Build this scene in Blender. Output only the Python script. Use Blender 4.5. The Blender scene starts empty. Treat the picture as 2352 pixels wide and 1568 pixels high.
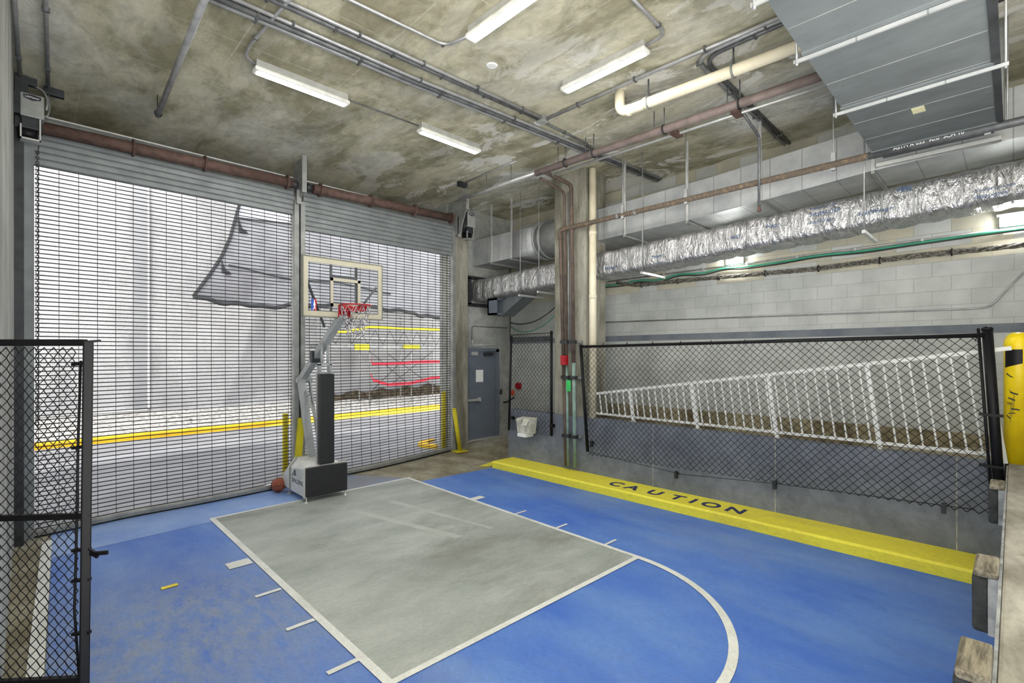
import bpy, bmesh, math, random
from mathutils import Vector, Matrix
random.seed(7)
C = bpy.context.scene.collection
PI = math.pi

# ------------------------------------------------------------------ materials
def lin(c):
    r = []
    for v in c:
        v /= 255.0
        r.append(v/12.92 if v <= .04045 else ((v+.055)/1.055)**2.4)
    return r + [1.0]

class NT:
    def __init__(s, name):
        s.m = bpy.data.materials.new(name); s.m.use_nodes = True
        s.t = s.m.node_tree; s.t.nodes.clear()
        s.out = s.n('ShaderNodeOutputMaterial'); s.b = s.n('ShaderNodeBsdfPrincipled')
        s.l(s.b.outputs[0], s.out.inputs[0])
        s._pos = None
    def n(s, ty, **kw):
        nd = s.t.nodes.new(ty)
        for k, v in kw.items(): setattr(nd, k, v)
        return nd
    def l(s, a, b): s.t.links.new(a, b)
    def set(s, sock, v):
        if hasattr(v, 'is_linked') or isinstance(v, bpy.types.NodeSocket): s.l(v, sock)
        else: sock.default_value = v
    @property
    def pos(s):
        if s._pos is None: s._pos = s.n('ShaderNodeNewGeometry').outputs['Position']
        return s._pos
    def xyz(s):
        d = s.n('ShaderNodeSeparateXYZ'); s.l(s.pos, d.inputs[0]); return d.outputs
    def scaled(s, sc):
        d = s.n('ShaderNodeVectorMath', operation='MULTIPLY'); s.l(s.pos, d.inputs[0]); d.inputs[1].default_value = sc
        return d.outputs[0]
    def noise(s, scale, detail=4, rough=.55, vec=None, dist=0):
        d = s.n('ShaderNodeTexNoise'); s.l(vec if vec is not None else s.pos, d.inputs['Vector'])
        d.inputs['Scale'].default_value = scale; d.inputs['Detail'].default_value = detail
        d.inputs['Roughness'].default_value = rough; d.inputs['Distortion'].default_value = dist
        return d.outputs[0]
    def ramp(s, f, lo, hi, a=0., b=1.):
        d = s.n('ShaderNodeMapRange'); s.l(f, d.inputs[0])
        d.inputs[1].default_value = lo; d.inputs[2].default_value = hi; d.inputs[3].default_value = a; d.inputs[4].default_value = b
        return d.outputs[0]
    def math(s, op, a, b=0.):
        d = s.n('ShaderNodeMath', operation=op); s.set(d.inputs[0], a); s.set(d.inputs[1], b); return d.outputs[0]
    def mix(s, f, a, b, mode='MIX'):
        d = s.n('ShaderNodeMix', data_type='RGBA', blend_type=mode)
        s.set(d.inputs[0], f); s.set(d.inputs[6], a); s.set(d.inputs[7], b); return d.outputs[2]
    def band(s, sock, lo, hi):
        return s.math('MULTIPLY', s.math('GREATER_THAN', sock, lo), s.math('LESS_THAN', sock, hi))
    def bump(s, h, strength=.3, dist=.02):
        d = s.n('ShaderNodeBump'); s.l(h, d.inputs['Height']); d.inputs['Strength'].default_value = strength
        d.inputs['Distance'].default_value = dist; s.l(d.outputs[0], s.b.inputs['Normal'])
    def fin(s, col=None, rough=.7, metal=0., spec=.4):
        if col is not None: s.set(s.b.inputs['Base Color'], col)
        s.set(s.b.inputs['Roughness'], rough); s.set(s.b.inputs['Metallic'], metal)
        s.b.inputs['Specular IOR Level'].default_value = spec
        return s.m

def plain(name, c, rough=.6, metal=0., c2=None, scale=6., var=.12, bump=0., spec=.4, lo=.4, hi=.65):
    t = NT(name); base = lin(c)
    o = lin(c2) if c2 else [max(0, v*(1-var*2)) for v in base[:3]]+[1]
    f = t.ramp(t.noise(scale, 6, .6), lo, hi)
    col = t.mix(f, base, o)
    if bump: t.bump(t.noise(scale*12, 3), bump, .004)
    return t.fin(col, rough, metal, spec)

def emit(name, c, st):
    t = NT(name); t.b.inputs['Base Color'].default_value = (.9, .9, .9, 1)
    t.b.inputs['Emission Color'].default_value = c; t.b.inputs['Emission Strength'].default_value = st
    return t.m

M = {}
def concrete(name, c1, c2, c3, scale, streak=(1, 1, 1), joints=None, bump=.25, lo=.42, hi=.6, eff=None):
    t = NT(name)
    v = t.scaled(streak)
    n1 = t.noise(scale, 9, .62, v, .4); n2 = t.noise(scale*.33, 5, .6, v)
    n3 = t.noise(scale*9, 5, .7)
    col = t.mix(t.ramp(n1, lo, hi), lin(c1), lin(c2))
    col = t.mix(t.math('MULTIPLY', t.ramp(n2, .5, .68), .75), col, lin(c3))
    col = t.mix(t.ramp(n3, .3, .75, .16, 0.), col, (.02, .02, .02, 1))
    n6 = t.noise(scale*4.2, 7, .72, v, .6)
    col = t.mix(t.ramp(n6, .44, .62, 0, .3), col, lin([q*.62 for q in c2]))
    h = n3
    if eff:
        n4 = t.noise(1.35, 10, .68, t.scaled((1, .45, 1)), .9); px_ = t.xyz()[0]
        col = t.mix(t.math('MULTIPLY', t.ramp(n4, .53, .57), t.ramp(px_, 3.6, 6.4, .12, .8)), col, lin(eff))
        n5 = t.noise(1.1, 8, .7, t.scaled((1.3, .5, 1)), .6)
        col = t.mix(t.ramp(n5, .56, .64, 0, .35), col, lin((96, 92, 74)))
    if joints:
        x, y, z = t.xyz()
        for ax, per, off, w in joints:
            s = {'x': x, 'y': y, 'z': z}[ax]
            fr = t.math('FRACT', t.math('DIVIDE', t.math('SUBTRACT', s, off), per))
            m = t.math('LESS_THAN', fr, w/per)
            col = t.mix(t.math('MULTIPLY', m, t.ramp(n3, .4, .6, .2, .75)), col, lin((196, 192, 172)))
    t.bump(h, bump, .006)
    return t.fin(col, .88, 0, .25)

M['ceiling'] = concrete('ceiling_concrete', (208, 203, 178), (162, 157, 132), (238, 237, 230), 1.5, (1, .5, 1), [('x', 1.22, .49, .016), ('y', 1.22, .06, .014)], lo=.43, hi=.57, eff=(238, 237, 232))
M['left_concrete'] = concrete('left_wall_concrete', (176, 178, 174), (146, 146, 140), (206, 207, 205), 1.6, (1, 1, .35))
M['concrete'] = concrete('grey_concrete', (160, 158, 150), (122, 119, 108), (186, 184, 176), 2.2, (1, 1, .5))
M['pillar'] = concrete('pillar_concrete', (160, 157, 144), (116, 113, 100), (180, 178, 166), 2.5, (1, 1, .25))
M['dock'] = concrete('dock_concrete', (180, 176, 166), (138, 133, 122), (206, 203, 196), 2.6, (.35, 1, 1))
M['apron'] = concrete('floor_concrete', (168, 162, 142), (128, 120, 98), (184, 181, 172), 1.3, (1, 1, 1), lo=.4, hi=.6)
M['road'] = concrete('road_concrete', (172, 172, 176), (150, 150, 154), (186, 186, 188), .6, (.3, 1, 1))
M['tan'] = concrete('tan_concrete', (170, 160, 132), (120, 108, 84), (184, 176, 150), 2.4)
M['ramp'] = concrete('ramp_concrete', (186, 180, 160), (150, 142, 120), (196, 192, 180), 2.)

# block wall: painted block courses with a grey stripe, bare beige courses near the top
t = NT('painted_block')
x, y, z = t.xyz()
cb = t.n('ShaderNodeCombineXYZ'); t.l(y, cb.inputs[0]); t.l(z, cb.inputs[1])
br = t.n('ShaderNodeTexBrick'); t.l(cb.outputs[0], br.inputs['Vector'])
br.inputs['Color1'].default_value = (1, 1, 1, 1); br.inputs['Color2'].default_value = (0, 0, 0, 1); br.inputs['Mortar'].default_value = (.5, .5, .5, 1)
br.inputs['Scale'].default_value = 1.; br.inputs['Mortar Size'].default_value = .006; br.inputs['Mortar Smooth'].default_value = .4
br.inputs['Brick Width'].default_value = .406; br.inputs['Row Height'].default_value = .203
n1 = t.noise(2.2, 6); n2 = t.noise(34, 4, .7)
col = t.mix(t.ramp(n1, .38, .65), lin((193, 196, 193)), lin((174, 177, 174)))
bw = t.n('ShaderNodeRGBToBW'); t.l(br.outputs[0], bw.inputs[0])
col = t.mix(t.math('MULTIPLY', t.ramp(bw.outputs[0], 0, 1, .0, .22), t.math('GREATER_THAN', z, 2.78)), col, lin((150, 150, 146)))
bare = t.math('MULTIPLY', t.math('GREATER_THAN', z, 3.66), t.math('GREATER_THAN', bw.outputs[0], .42))
col = t.mix(t.math('MULTIPLY', bare, .65), col, t.mix(t.ramp(n1, .4, .6), lin((170, 164, 142)), lin((196, 188, 160))))
col = t.mix(t.band(z, 2.645, 2.765), col, t.mix(t.ramp(n1, .4, .6), lin((104, 110, 120)), lin((122, 127, 133))))
col = t.mix(t.math('MULTIPLY', br.outputs['Fac'], .35), col, lin((132, 132, 128)))
col = t.mix(t.math('MULTIPLY', t.math('GREATER_THAN', n2, .66), .35), col, lin((84, 84, 82)))
t.bump(t.math('SUBTRACT', t.math('MULTIPLY', n2, .25), br.outputs['Fac']), .35, .006)
M['block'] = t.fin(col, .8, 0, .3)

def paint(name, c1, c2, dirt, dirt_amt, scale=1.2, streak=(1, 1, 1), stain=None, rough=.55, bump=.12):
    t = NT(name); v = t.scaled(streak)
    n1 = t.noise(scale, 7, .6, v); n2 = t.noise(scale*.45, 8, .65, v, .5); n3 = t.noise(60, 3, .7); n4 = t.noise(scale*7, 6, .7, v)
    col = t.mix(t.ramp(n1, .36, .64), lin(c1), lin(c2))
    f = t.math('MULTIPLY', t.ramp(n2, .5, .72), dirt_amt)
    if stain:
        (cx, cy, r, amt) = stain
        d = t.n('ShaderNodeVectorMath', operation='DISTANCE'); t.l(t.pos, d.inputs[0]); d.inputs[1].default_value = (cx, cy, 0)
        f = t.math('MAXIMUM', f, t.math('MULTIPLY', t.ramp(t.math('ADD', d.outputs[1], t.ramp(n4, .3, .7, -.5, .5)), r*.3, r, amt, 0), t.ramp(n4, .3, .62)))
    col = t.mix(f, col, lin(dirt))
    col = t.mix(t.math('MULTIPLY', t.ramp(n4, .6, .78), .25), col, lin((60, 60, 66)))
    n6 = t.noise(38, 4, .75, v)
    col = t.mix(t.ramp(n6, .35, .7, 0, .2), col, (.03, .03, .035, 1))
    t.bump(n3, bump, .004)
    return t.fin(col, t.ramp(n1, .3, .7, rough-.1, rough+.12), 0, .35)
M['blue'] = paint('blue_court_paint', (102, 141, 210), (70, 113, 202), (136, 150, 178), .5, 1.2, (1, .45, 1), (.95, 4.9, 2.4, 1.0))
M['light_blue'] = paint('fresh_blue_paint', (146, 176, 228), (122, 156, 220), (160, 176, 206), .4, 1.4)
M['worn_blue'] = paint('worn_blue_paint', (122, 138, 170), (140, 142, 146), (130, 124, 110), .8, 1.6)
M['key'] = paint('grey_key_paint', (182, 187, 182), (156, 163, 158), (132, 134, 127), 1.1, 1.6, (.5, 1, 1))
M['white_line'] = paint('white_line_paint', (236, 238, 234), (222, 224, 220), (190, 190, 184), .5, 3)
M['yellow'] = paint('yellow_curb_paint', (252, 242, 78), (242, 228, 70), (206, 188, 92), .75, 1.6, (1, .4, 1), None, .5, .2)
M['street_yellow'] = paint('street_yellow_paint', (250, 206, 40), (240, 190, 30), (200, 150, 40), .5, 2)
M['post_yellow'] = paint('post_yellow_paint', (226, 212, 40), (212, 196, 36), (120, 112, 40), .35, 3)
M['boll_yellow'] = plain('gloss_yellow', (240, 212, 24), .35, 0, (222, 190, 20), 3, bump=.05)
M['wall_grey'] = concrete('grey_painted_wall', (130, 136, 148), (114, 120, 132), (142, 147, 158), 1.4, (1, 1, 1), [('y', 1.9, .45, .012)], bump=.08)
M['front_wall'] = concrete('front_wall_paint', (170, 172, 168), (150, 152, 147), (184, 185, 181), 1.3, bump=.1)
M['stucco'] = None
t = NT('white_stucco'); n1 = t.noise(1.1, 6, .6, t.scaled((1, 1, .5))); n2 = t.noise(16, 5, .75)
col = t.mix(t.ramp(n1, .35, .7), lin((226, 226, 228)), lin((196, 196, 198)))
col = t.mix(t.ramp(n2, .5, .7, 0, .5), col, lin((150, 150, 154)))
t.bump(n2, 1., .08); M['stucco'] = t.fin(col, .9, 0, .2)
t = NT('white_gravel'); v1 = t.n('ShaderNodeTexVoronoi'); t.l(t.pos, v1.inputs['Vector']); v1.inputs['Scale'].default_value = 12
n1 = t.noise(9, 6, .8); col = t.mix(t.ramp(n1, .4, .62), lin((232, 230, 226)), lin((120, 116, 108)))
t.bump(v1.outputs[0], .8, .05); M['gravel'] = t.fin(col, .95, 0, .2)

def metal(name, c1, c2, rough=.45, met=.7, scale=3., streak=(1, 1, 1), bump=0., panels=None):
    t = NT(name); v = t.scaled(streak); n1 = t.noise(scale, 7, .6, v); n2 = t.noise(scale*9, 4, .7, v)
    col = t.mix(t.ramp(n1, .36, .66), lin(c1), lin(c2))
    col = t.mix(t.ramp(n2, .55, .8, 0, .25), col, [v*.5 for v in lin(c2)[:3]]+[1])
    if panels:
        x, y, z = t.xyz(); s = {'x': x, 'y': y}[panels[0]]
        fr = t.math('FRACT', t.math('DIVIDE', s, panels[1]))
        col = t.mix(t.math('MULTIPLY', t.math('LESS_THAN', fr, .012/panels[1]), .55), col, lin((80, 84, 86)))
    if bump: t.bump(n2, bump, .004)
    return t.fin(col, t.ramp(n1, .3, .7, rough-.08, rough+.12), met, .5)
M['galv'] = metal('galvanised_sheet', (178, 180, 180), (154, 157, 158), .5, .35, 2.2, (1, 1, 1), 0, ('y', .42))
M['duct_blue'] = metal('dull_galvanised_sheet', (112, 118, 120), (96, 102, 104), .55, .3, 2.4, (1, .5, 1))
M['steel'] = metal('grey_steel', (158, 160, 158), (132, 134, 132), .5, .4, 5)
M['slat'] = metal('grey_slat_paint', (138, 143, 145), (122, 127, 129), .5, .2, 4)
M['galv_light'] = metal('bright_galvanised', (206, 207, 205), (182, 183, 181), .4, .5, 6)
M['conduit'] = metal('steel_conduit', (176, 177, 178), (150, 151, 152), .42, .5, 7)
M['dark_conduit'] = metal('dark_conduit', (112, 114, 116), (84, 86, 88), .5, .4, 7)
M['black'] = plain('black_coating', (20, 20, 23), .5, 0, (14, 14, 17), 8, spec=.25)
M['black_steel'] = plain('charcoal_steel', (58, 60, 64), .5, .2, (40, 42, 45), 5)
M['pad'] = plain('black_pad_vinyl', (40, 41, 43), .5, 0, (34, 35, 37), 12, bump=.15)
M['rod'] = plain('grille_rod_steel', (44, 43, 50), .5, .3, (36, 36, 42), 9)
M['rust'] = plain('rusty_brown_steel', (104, 82, 75), .75, .1, (80, 62, 57), 9, bump=.3)
M['rusty'] = plain('corroded_pipe', (96, 86, 77), .85, .1, (134, 114, 92), 22, bump=.5, lo=.5, hi=.66)
M['redmain'] = plain('red_brown_pipe', (142, 127, 123), .6, .1, (118, 105, 101), 5)
M['brown_pipe'] = plain('brown_standpipe', (104, 88, 78), .6, .1, (78, 68, 62), 6)
M['green_pipe'] = plain('pale_green_pipe', (140, 164, 156), .6, .1, (116, 138, 130), 6)
M['cream'] = plain('cream_pvc', (232, 224, 200), .45, 0, (216, 206, 180), 3)
M['white'] = plain('white_paint', (232, 233, 230), .5, 0, (218, 219, 216), 4)
M['base_white'] = plain('white_base_steel', (226, 226, 222), .45, 0, (206, 206, 202), 5)
M['arm'] = metal('grey_arm_steel', (176, 180, 182), (156, 160, 162), .45, .2, 4)
M['board_frame'] = plain('beige_board_paint', (178, 173, 154), .5, 0, (170, 165, 147), 5)
M['board_edge'] = plain('olive_board_edge', (122, 122, 108), .5, .1)
M['red'] = plain('red_enamel', (176, 22, 34), .4, 0, (150, 16, 28), 8)
M['net'] = plain('net_cord', (216, 214, 214), .8, 0, (96, 90, 104), 26, lo=.45, hi=.55)
M['door'] = plain('charcoal_door_paint', (104, 112, 124), .5, 0, (96, 104, 115), 5)
M['paper'] = plain('white_paper', (240, 240, 238), .8, 0, (232, 232, 230), 5)
M['green'] = plain('green_sticker', (60, 196, 96), .6)
M['teal'] = plain('green_cable', (70, 160, 128), .5)
M['darkcable'] = plain('dark_cable', (56, 56, 56), .6)
M['bundle'] = plain('grey_cable_bundle', (126, 122, 112), .7, 0, (72, 70, 66), 30, lo=.45, hi=.55)
M['navy'] = plain('navy_stencil', (58, 58, 104), .6, 0, (48, 48, 90), 20)
M['logo_blue'] = plain('logo_blue', (40, 84, 170), .5)
M['ink'] = plain('dark_ink', (44, 46, 60), .6)
M['ink_blue'] = plain('foil_blue_ink', (50, 82, 122), .6)
M['rubber'] = plain('black_rubber', (62, 64, 64), .8, 0, (44, 46, 46), 14, bump=.4)
M['wood'] = concrete('weathered_wood', (150, 142, 124), (96, 90, 78), (172, 166, 150), 7, (.6, 6, 6))
M['plate'] = metal('scuffed_plate', (176, 178, 178), (120, 122, 124), .5, .3, 9)
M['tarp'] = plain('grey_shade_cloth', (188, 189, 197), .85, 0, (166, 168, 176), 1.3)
M['tarp_dark'] = plain('dark_rope', (62, 64, 66), .8)
M['panel_grey'] = plain('grey_panel', (156, 157, 160), .7, 0, (148, 149, 152), 2)
M['tape_y'] = plain('yellow_tape', (236, 222, 40), .5, 0, (210, 190, 30), 8)
M['tape_r'] = plain('red_tape', (214, 50, 72), .6, 0, (176, 30, 50), 6)
M['card'] = plain('pale_cardboard', (214, 212, 200), .8, 0, (180, 178, 166), 9, bump=.3)
M['label'] = plain('pale_yellow_label', (206, 202, 164), .7)
M['ball'] = plain('worn_orange_leather', (164, 92, 66), .6, 0, (140, 74, 54), 16, bump=.3)
M['orange'] = plain('orange_enamel', (226, 82, 40), .5)
M['strap'] = plain('olive_strap', (150, 150, 118), .7)
M['dirt'] = plain('dark_debris', (70, 62, 50), .95, 0, (120, 108, 88), 6, bump=.8)

t = NT('crumpled_foil')
n1 = t.noise(5, 4, .55, t.scaled((1, 2.2, .8)), 2.); n2 = t.noise(18, 3, .6, t.scaled((1, .8, .5)), 1.)
col = t.mix(t.ramp(n1, .35, .65), lin((206, 206, 207)), lin((158, 159, 161)))
t.bump(t.math('ADD', t.math('MULTIPLY', n1, 1.), t.math('MULTIPLY', n2, .35)), .8, .05)
M['foil'] = t.fin(col, .22, .8, .5)
t = NT('clear_acrylic')
t.b.inputs['Transmission Weight'].default_value = 1; t.b.inputs['IOR'].default_value = 1.05
M['glass'] = t.fin((.97, .98, .98, 1), .02, 0, .5)
M['lens'] = emit('glowing_lens', (1., .985, .95, 1), 64)
M['lens_rim'] = plain('frosted_lens_rim', (232, 232, 226), .4)
M['lamp'] = emit('wall_lamp_lens', (1., .99, .96, 1), 75)

# ------------------------------------------------------------------ mesh helpers
class MB:
    def __init__(s): s.v = []; s.f = []; s.sm = []
    def face(s, ids, smooth=False): s.f.append(tuple(ids)); s.sm.append(smooth)
    def add(s, pts): i = len(s.v); s.v += [tuple(p) for p in pts]; return i
    def box(s, x0, x1, y0, y1, z0, z1):
        return s.hexa([(x0, y0, z0), (x1, y0, z0), (x1, y1, z0), (x0, y1, z0), (x0, y0, z1), (x1, y0, z1), (x1, y1, z1), (x0, y1, z1)])
    def hexa(s, p):
        i = s.add(p)
        for q in ((3, 2, 1, 0), (4, 5, 6, 7), (0, 1, 5, 4), (1, 2, 6, 5), (2, 3, 7, 6), (3, 0, 4, 7)): s.face([i+k for k in q])
        return s
    def bar(s, a, b, w, h, up=(0, 0, 1)):
        a, b = Vector(a), Vector(b); d = (b-a).normalized(); up = Vector(up)
        if abs(d.dot(up)) > .98: up = Vector((1, 0, 0))
        sx = d.cross(up).normalized()*w/2; sy = sx.cross(d).normalized()*h/2
        return s.hexa([a-sx-sy, a+sx-sy, a+sx+sy, a-sx+sy, b-sx-sy, b+sx-sy, b+sx+sy, b-sx+sy])
    def tube(s, pts, r, n=10, caps=True, closed=False, r2=None, smooth=True):
        pts = [Vector(p) for p in pts]; m = len(pts)
        if m < 2: return s
        rings = []; nrm = None
        for k in range(m):
            if closed: tg = (pts[(k+1) % m]-pts[k-1])
            else: tg = pts[min(k+1, m-1)]-pts[max(k-1, 0)]
            tg.normalize()
            if nrm is None:
                u = Vector((0, 0, 1)) if abs(tg.z) < .9 else Vector((1, 0, 0))
                nrm = (u-tg*u.dot(tg)).normalized()
            else:
                nrm = nrm-tg*nrm.dot(tg)
                nrm = nrm.normalized() if nrm.length > 1e-6 else tg.orthogonal().normalized()
            bi = tg.cross(nrm)
            sc = 1.
            if 0 < k < m-1 or closed:
                a = (pts[k]-pts[k-1]); b = (pts[(k+1) % m]-pts[k])
                if a.length > 1e-9 and b.length > 1e-9:
                    ca = max(-1, min(1, a.normalized().dot(b.normalized()))); sc = min(1.6, 1/max(.3, math.cos(math.acos(ca)/2)))
            rr = r if r2 is None else r+(r2-r)*k/(m-1)
            rings.append(s.add([pts[k]+(nrm*math.cos(2*PI*j/n)+bi*math.sin(2*PI*j/n))*rr*(sc if n > 4 else 1) for j in range(n)]))
        for k in range(m if closed else m-1):
            a, b = rings[k], rings[(k+1) % m]
            for j in range(n): s.face((a+j, a+(j+1) % n, b+(j+1) % n, b+j), smooth)
        if caps and not closed:
            s.face([rings[0]+j for j in reversed(range(n))]); s.face([rings[-1]+j for j in range(n)])
        return s
    def lathe(s, prof, c, n=20, axis='z'):
        # prof: list of (radius, height) from bottom to top
        def pt(r, h, a):
            u, v = r*math.cos(a), r*math.sin(a)
            return {'z': (c[0]+u, c[1]+v, c[2]+h), 'y': (c[0]+u, c[1]+h, c[2]+v), 'x': (c[0]+h, c[1]+u, c[2]+v)}[axis]
        R = [s.add([pt(max(r, 1e-4), h, 2*PI*j/n) for j in range(n)]) for r, h in prof]
        for a, b in zip(R, R[1:]):
            for j in range(n): s.face((a+j, a+(j+1) % n, b+(j+1) % n, b+j), True)
        s.face([R[0]+j for j in reversed(range(n))]); s.face([R[-1]+j for j in range(n)])
        return s
    def loft(s, rings, closed=True, caps=True, smooth=True):
        I = [s.add(r) for r in rings]; n = len(rings[0])
        for a, b in zip(I, I[1:]):
            for j in range(n if closed else n-1): s.face((a+j, a+(j+1) % n, b+(j+1) % n, b+j), smooth)
        if caps: s.face([I[0]+j for j in reversed(range(n))]); s.face([I[-1]+j for j in range(n)])
        return s
    def prism(s, poly, d):
        d = Vector(d); n = len(poly); a = s.add(poly); b = s.add([Vector(p)+d for p in poly])
        s.face([a+k for k in reversed(range(n))]); s.face([b+k for k in range(n)])
        for k in range(n): s.face((a+k, a+(k+1) % n, b+(k+1) % n, b+k))
        return s
    def grid(s, fn, nu, nv, smooth=True):
        i = s.add([fn(u/nu, v/nv) for v in range(nv+1) for u in range(nu+1)])
        for v in range(nv):
            for u in range(nu):
                a = i+v*(nu+1)+u; s.face((a, a+1, a+nu+2, a+nu+1), smooth)
        return s

class Thing:                                   # bookkeeping: an object plus the world point its tree hangs from
    def __init__(s, o, base): s.o = o; s.base = Vector(base)

def build(name, mb, mat, parent=None, bevel=0., base=None, fix=True):
    if base is None:
        if parent is not None: base = parent.base
        else:
            xs, ys, zs = zip(*mb.v); base = ((min(xs)+max(xs))/2, (min(ys)+max(ys))/2, min(zs))
    base = Vector(base)
    me = bpy.data.meshes.new(name)
    me.from_pydata([Vector(p)-base for p in mb.v], [], mb.f)
    me.polygons.foreach_set('use_smooth', mb.sm)
    if fix:
        bm = bmesh.new(); bm.from_mesh(me); bmesh.ops.recalc_face_normals(bm, faces=bm.faces); bm.to_mesh(me); bm.free()
    me.materials.append(M[mat] if isinstance(mat, str) else mat); me.update()
    o = bpy.data.objects.new(name, me); C.objects.link(o)
    if parent is not None: o.parent = parent.o
    else: o.location = base
    if bevel:
        b = o.modifiers.new('bevel', 'BEVEL'); b.width = bevel; b.segments = 2; b.limit_method = 'ANGLE'
    return Thing(o, base)

def tag(t, label, cat=None, group=None, kind=None):
    t.o['label'] = label
    if cat: t.o['category'] = cat
    if group: t.o['group'] = group
    if kind: t.o['kind'] = kind
    return t
def empty(name, loc, label, cat, group=None, kind=None):
    o = bpy.data.objects.new(name, None); C.objects.link(o); o.location = loc; o.empty_display_size = .1
    return tag(Thing(o, loc), label, cat, group, kind)
def part(name, mb, mat, parent, bevel=0., label=None):
    t = build(name, mb, mat, parent, bevel)
    if label: t.o['label'] = label
    return t
def one(name, mb, mat, label, cat, group=None, bevel=0., kind=None):
    return tag(build(name, mb, mat, None, bevel), label, cat, group, kind)
def struct(name, mb, mat, label, parent=None, bevel=0.):
    t = build(name, mb, mat, parent, bevel)
    t.o['label'] = label
    if parent is None: t.o['kind'] = 'structure'; t.o['category'] = name.split('_')[0]
    return t
def copy_tree(o, parent=None):
    c = o.copy(); C.objects.link(c)
    if parent is not None: c.parent = parent
    for ch in list(o.children): copy_tree(ch, c)
    return c
def text(name, body, size, origin, xdir, ydir, mat, parent, extrude=.002, spacing=1., label=None, align='LEFT', bold=0.):
    cu = bpy.data.curves.new(name, 'FONT'); cu.body = body; cu.size = size; cu.extrude = extrude; cu.space_character = spacing; cu.align_x = align; cu.offset = bold
    tmp = bpy.data.objects.new(name, cu); C.objects.link(tmp); bpy.context.view_layer.update()
    me = bpy.data.meshes.new_from_object(tmp.evaluated_get(bpy.context.evaluated_depsgraph_get()))
    bpy.data.objects.remove(tmp); bpy.data.curves.remove(cu)
    me.materials.clear(); me.materials.append(M[mat]); o = bpy.data.objects.new(name, me); C.objects.link(o)
    X = Vector(xdir).normalized(); Z = X.cross(Vector(ydir)).normalized(); Y = Z.cross(X)
    m = Matrix((X, Y, Z)).transposed().to_4x4(); m.translation = Vector(origin)-parent.base
    o.parent = parent.o; o.matrix_local = m
    if label: o['label'] = label
    return o
def lerp(a, b, t): return a+(b-a)*t
def vl(a, b, t): return Vector(a).lerp(Vector(b), t)
def interp(pts, x):
    if x <= pts[0][0]: return pts[0][1]
    for (a, b), (c, d) in zip(pts, pts[1:]):
        if x <= c: return b+(d-b)*(x-a)/(c-a)
    return pts[-1][1]
def sstep(a, b, x): t = max(0, min(1, (x-a)/(b-a))); return t*t*(3-2*t)
def bend(pts, rad=.08, n=5):                    # round the corners of a polyline
    pts = [Vector(p) for p in pts]; out = [pts[0]]
    for a, b, c in zip(pts, pts[1:], pts[2:]):
        r = min(rad, (a-b).length*.48, (c-b).length*.48); p = b+(a-b).normalized()*r; q = b+(c-b).normalized()*r
        for k in range(n+1):
            t = k/n; out.append(p*(1-t)**2+b*2*t*(1-t)+q*t*t)
    return out+[pts[-1]]
def arc(c, r, a0, a1, n, z=0): return [(c[0]+r*math.cos(lerp(a0, a1, k/n)), c[1]+r*math.sin(lerp(a0, a1, k/n)), z) for k in range(n+1)]

def chainlink(mb, P00, P10, P11, P01, nu, nv, r, wob=0.):
    """zigzag wires woven over the quad P00-P10-P11-P01; nu diamonds across, nv up"""
    P00, P10, P11, P01 = map(Vector, (P00, P10, P11, P01)); nrm = (P10-P00).cross(P01-P00).normalized()
    def at(u, v): return (P00*(1-u)+P10*u)*(1-v)+(P01*(1-u)+P11*u)*v
    for i in range(nu):
        pts = []
        for k in range(2*nv+1):
            side = (k+i) % 2; u = (i+side)/nu; off = nrm*(r*.9*(1 if (side+i) % 2 else -1))
            pts.append(at(u, k/(2*nv))+off+nrm*wob*math.sin(u*7+k*.2))
        mb.tube(pts, r, 4, caps=False)
    return mb

def pipe(name, pts, r, mat, label, cat='pipe', group=None, rad=.1, n=12):
    return one(name, MB().tube(bend(pts, rad), r, n), mat, label, cat, group)

# ------------------------------------------------------------------ setting
def fz(x, y):                                   # the slab dips to the left roller door and ramps up to the pedestrian door
    s = sstep(7.9, 9.15, y)*(1-sstep(10.2, 13, y))
    return s*interp([(-.2, -.085), (0, -.08), (1.1, -.02), (3.2, -.008), (5, .05), (6.5, .12), (7.1, .145), (8.2, .26), (9.2, .27)], x)
def slab(mb, x0, x1, y0, y1, off=0., st=.2, jag=None):
    nu = max(1, int((x1-x0)/st)); nv = max(1, int((y1-y0)/st))
    return mb.grid(lambda u, v: (lerp(x0, x1, u), lerp(y0, y1, v), fz(lerp(x0, x1, u), lerp(y0, y1, v))+off), nu, nv)
def quadpaint(mb, a, b, c, d, off, st=.2):      # painted quad that follows the slab
    a, b, c, d = [Vector((p[0], p[1], 0)) for p in (a, b, c, d)]
    nu = max(1, int(max((b-a).length, (c-d).length)/st)); nv = max(1, int(max((d-a).length, (c-b).length)/st))
    def f(u, v):
        p = (a*(1-u)+b*u)*(1-v)+(d*(1-u)+c*u)*v; return (p.x, p.y, fz(p.x, p.y)+off)
    return mb.grid(f, nu, nv)

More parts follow.
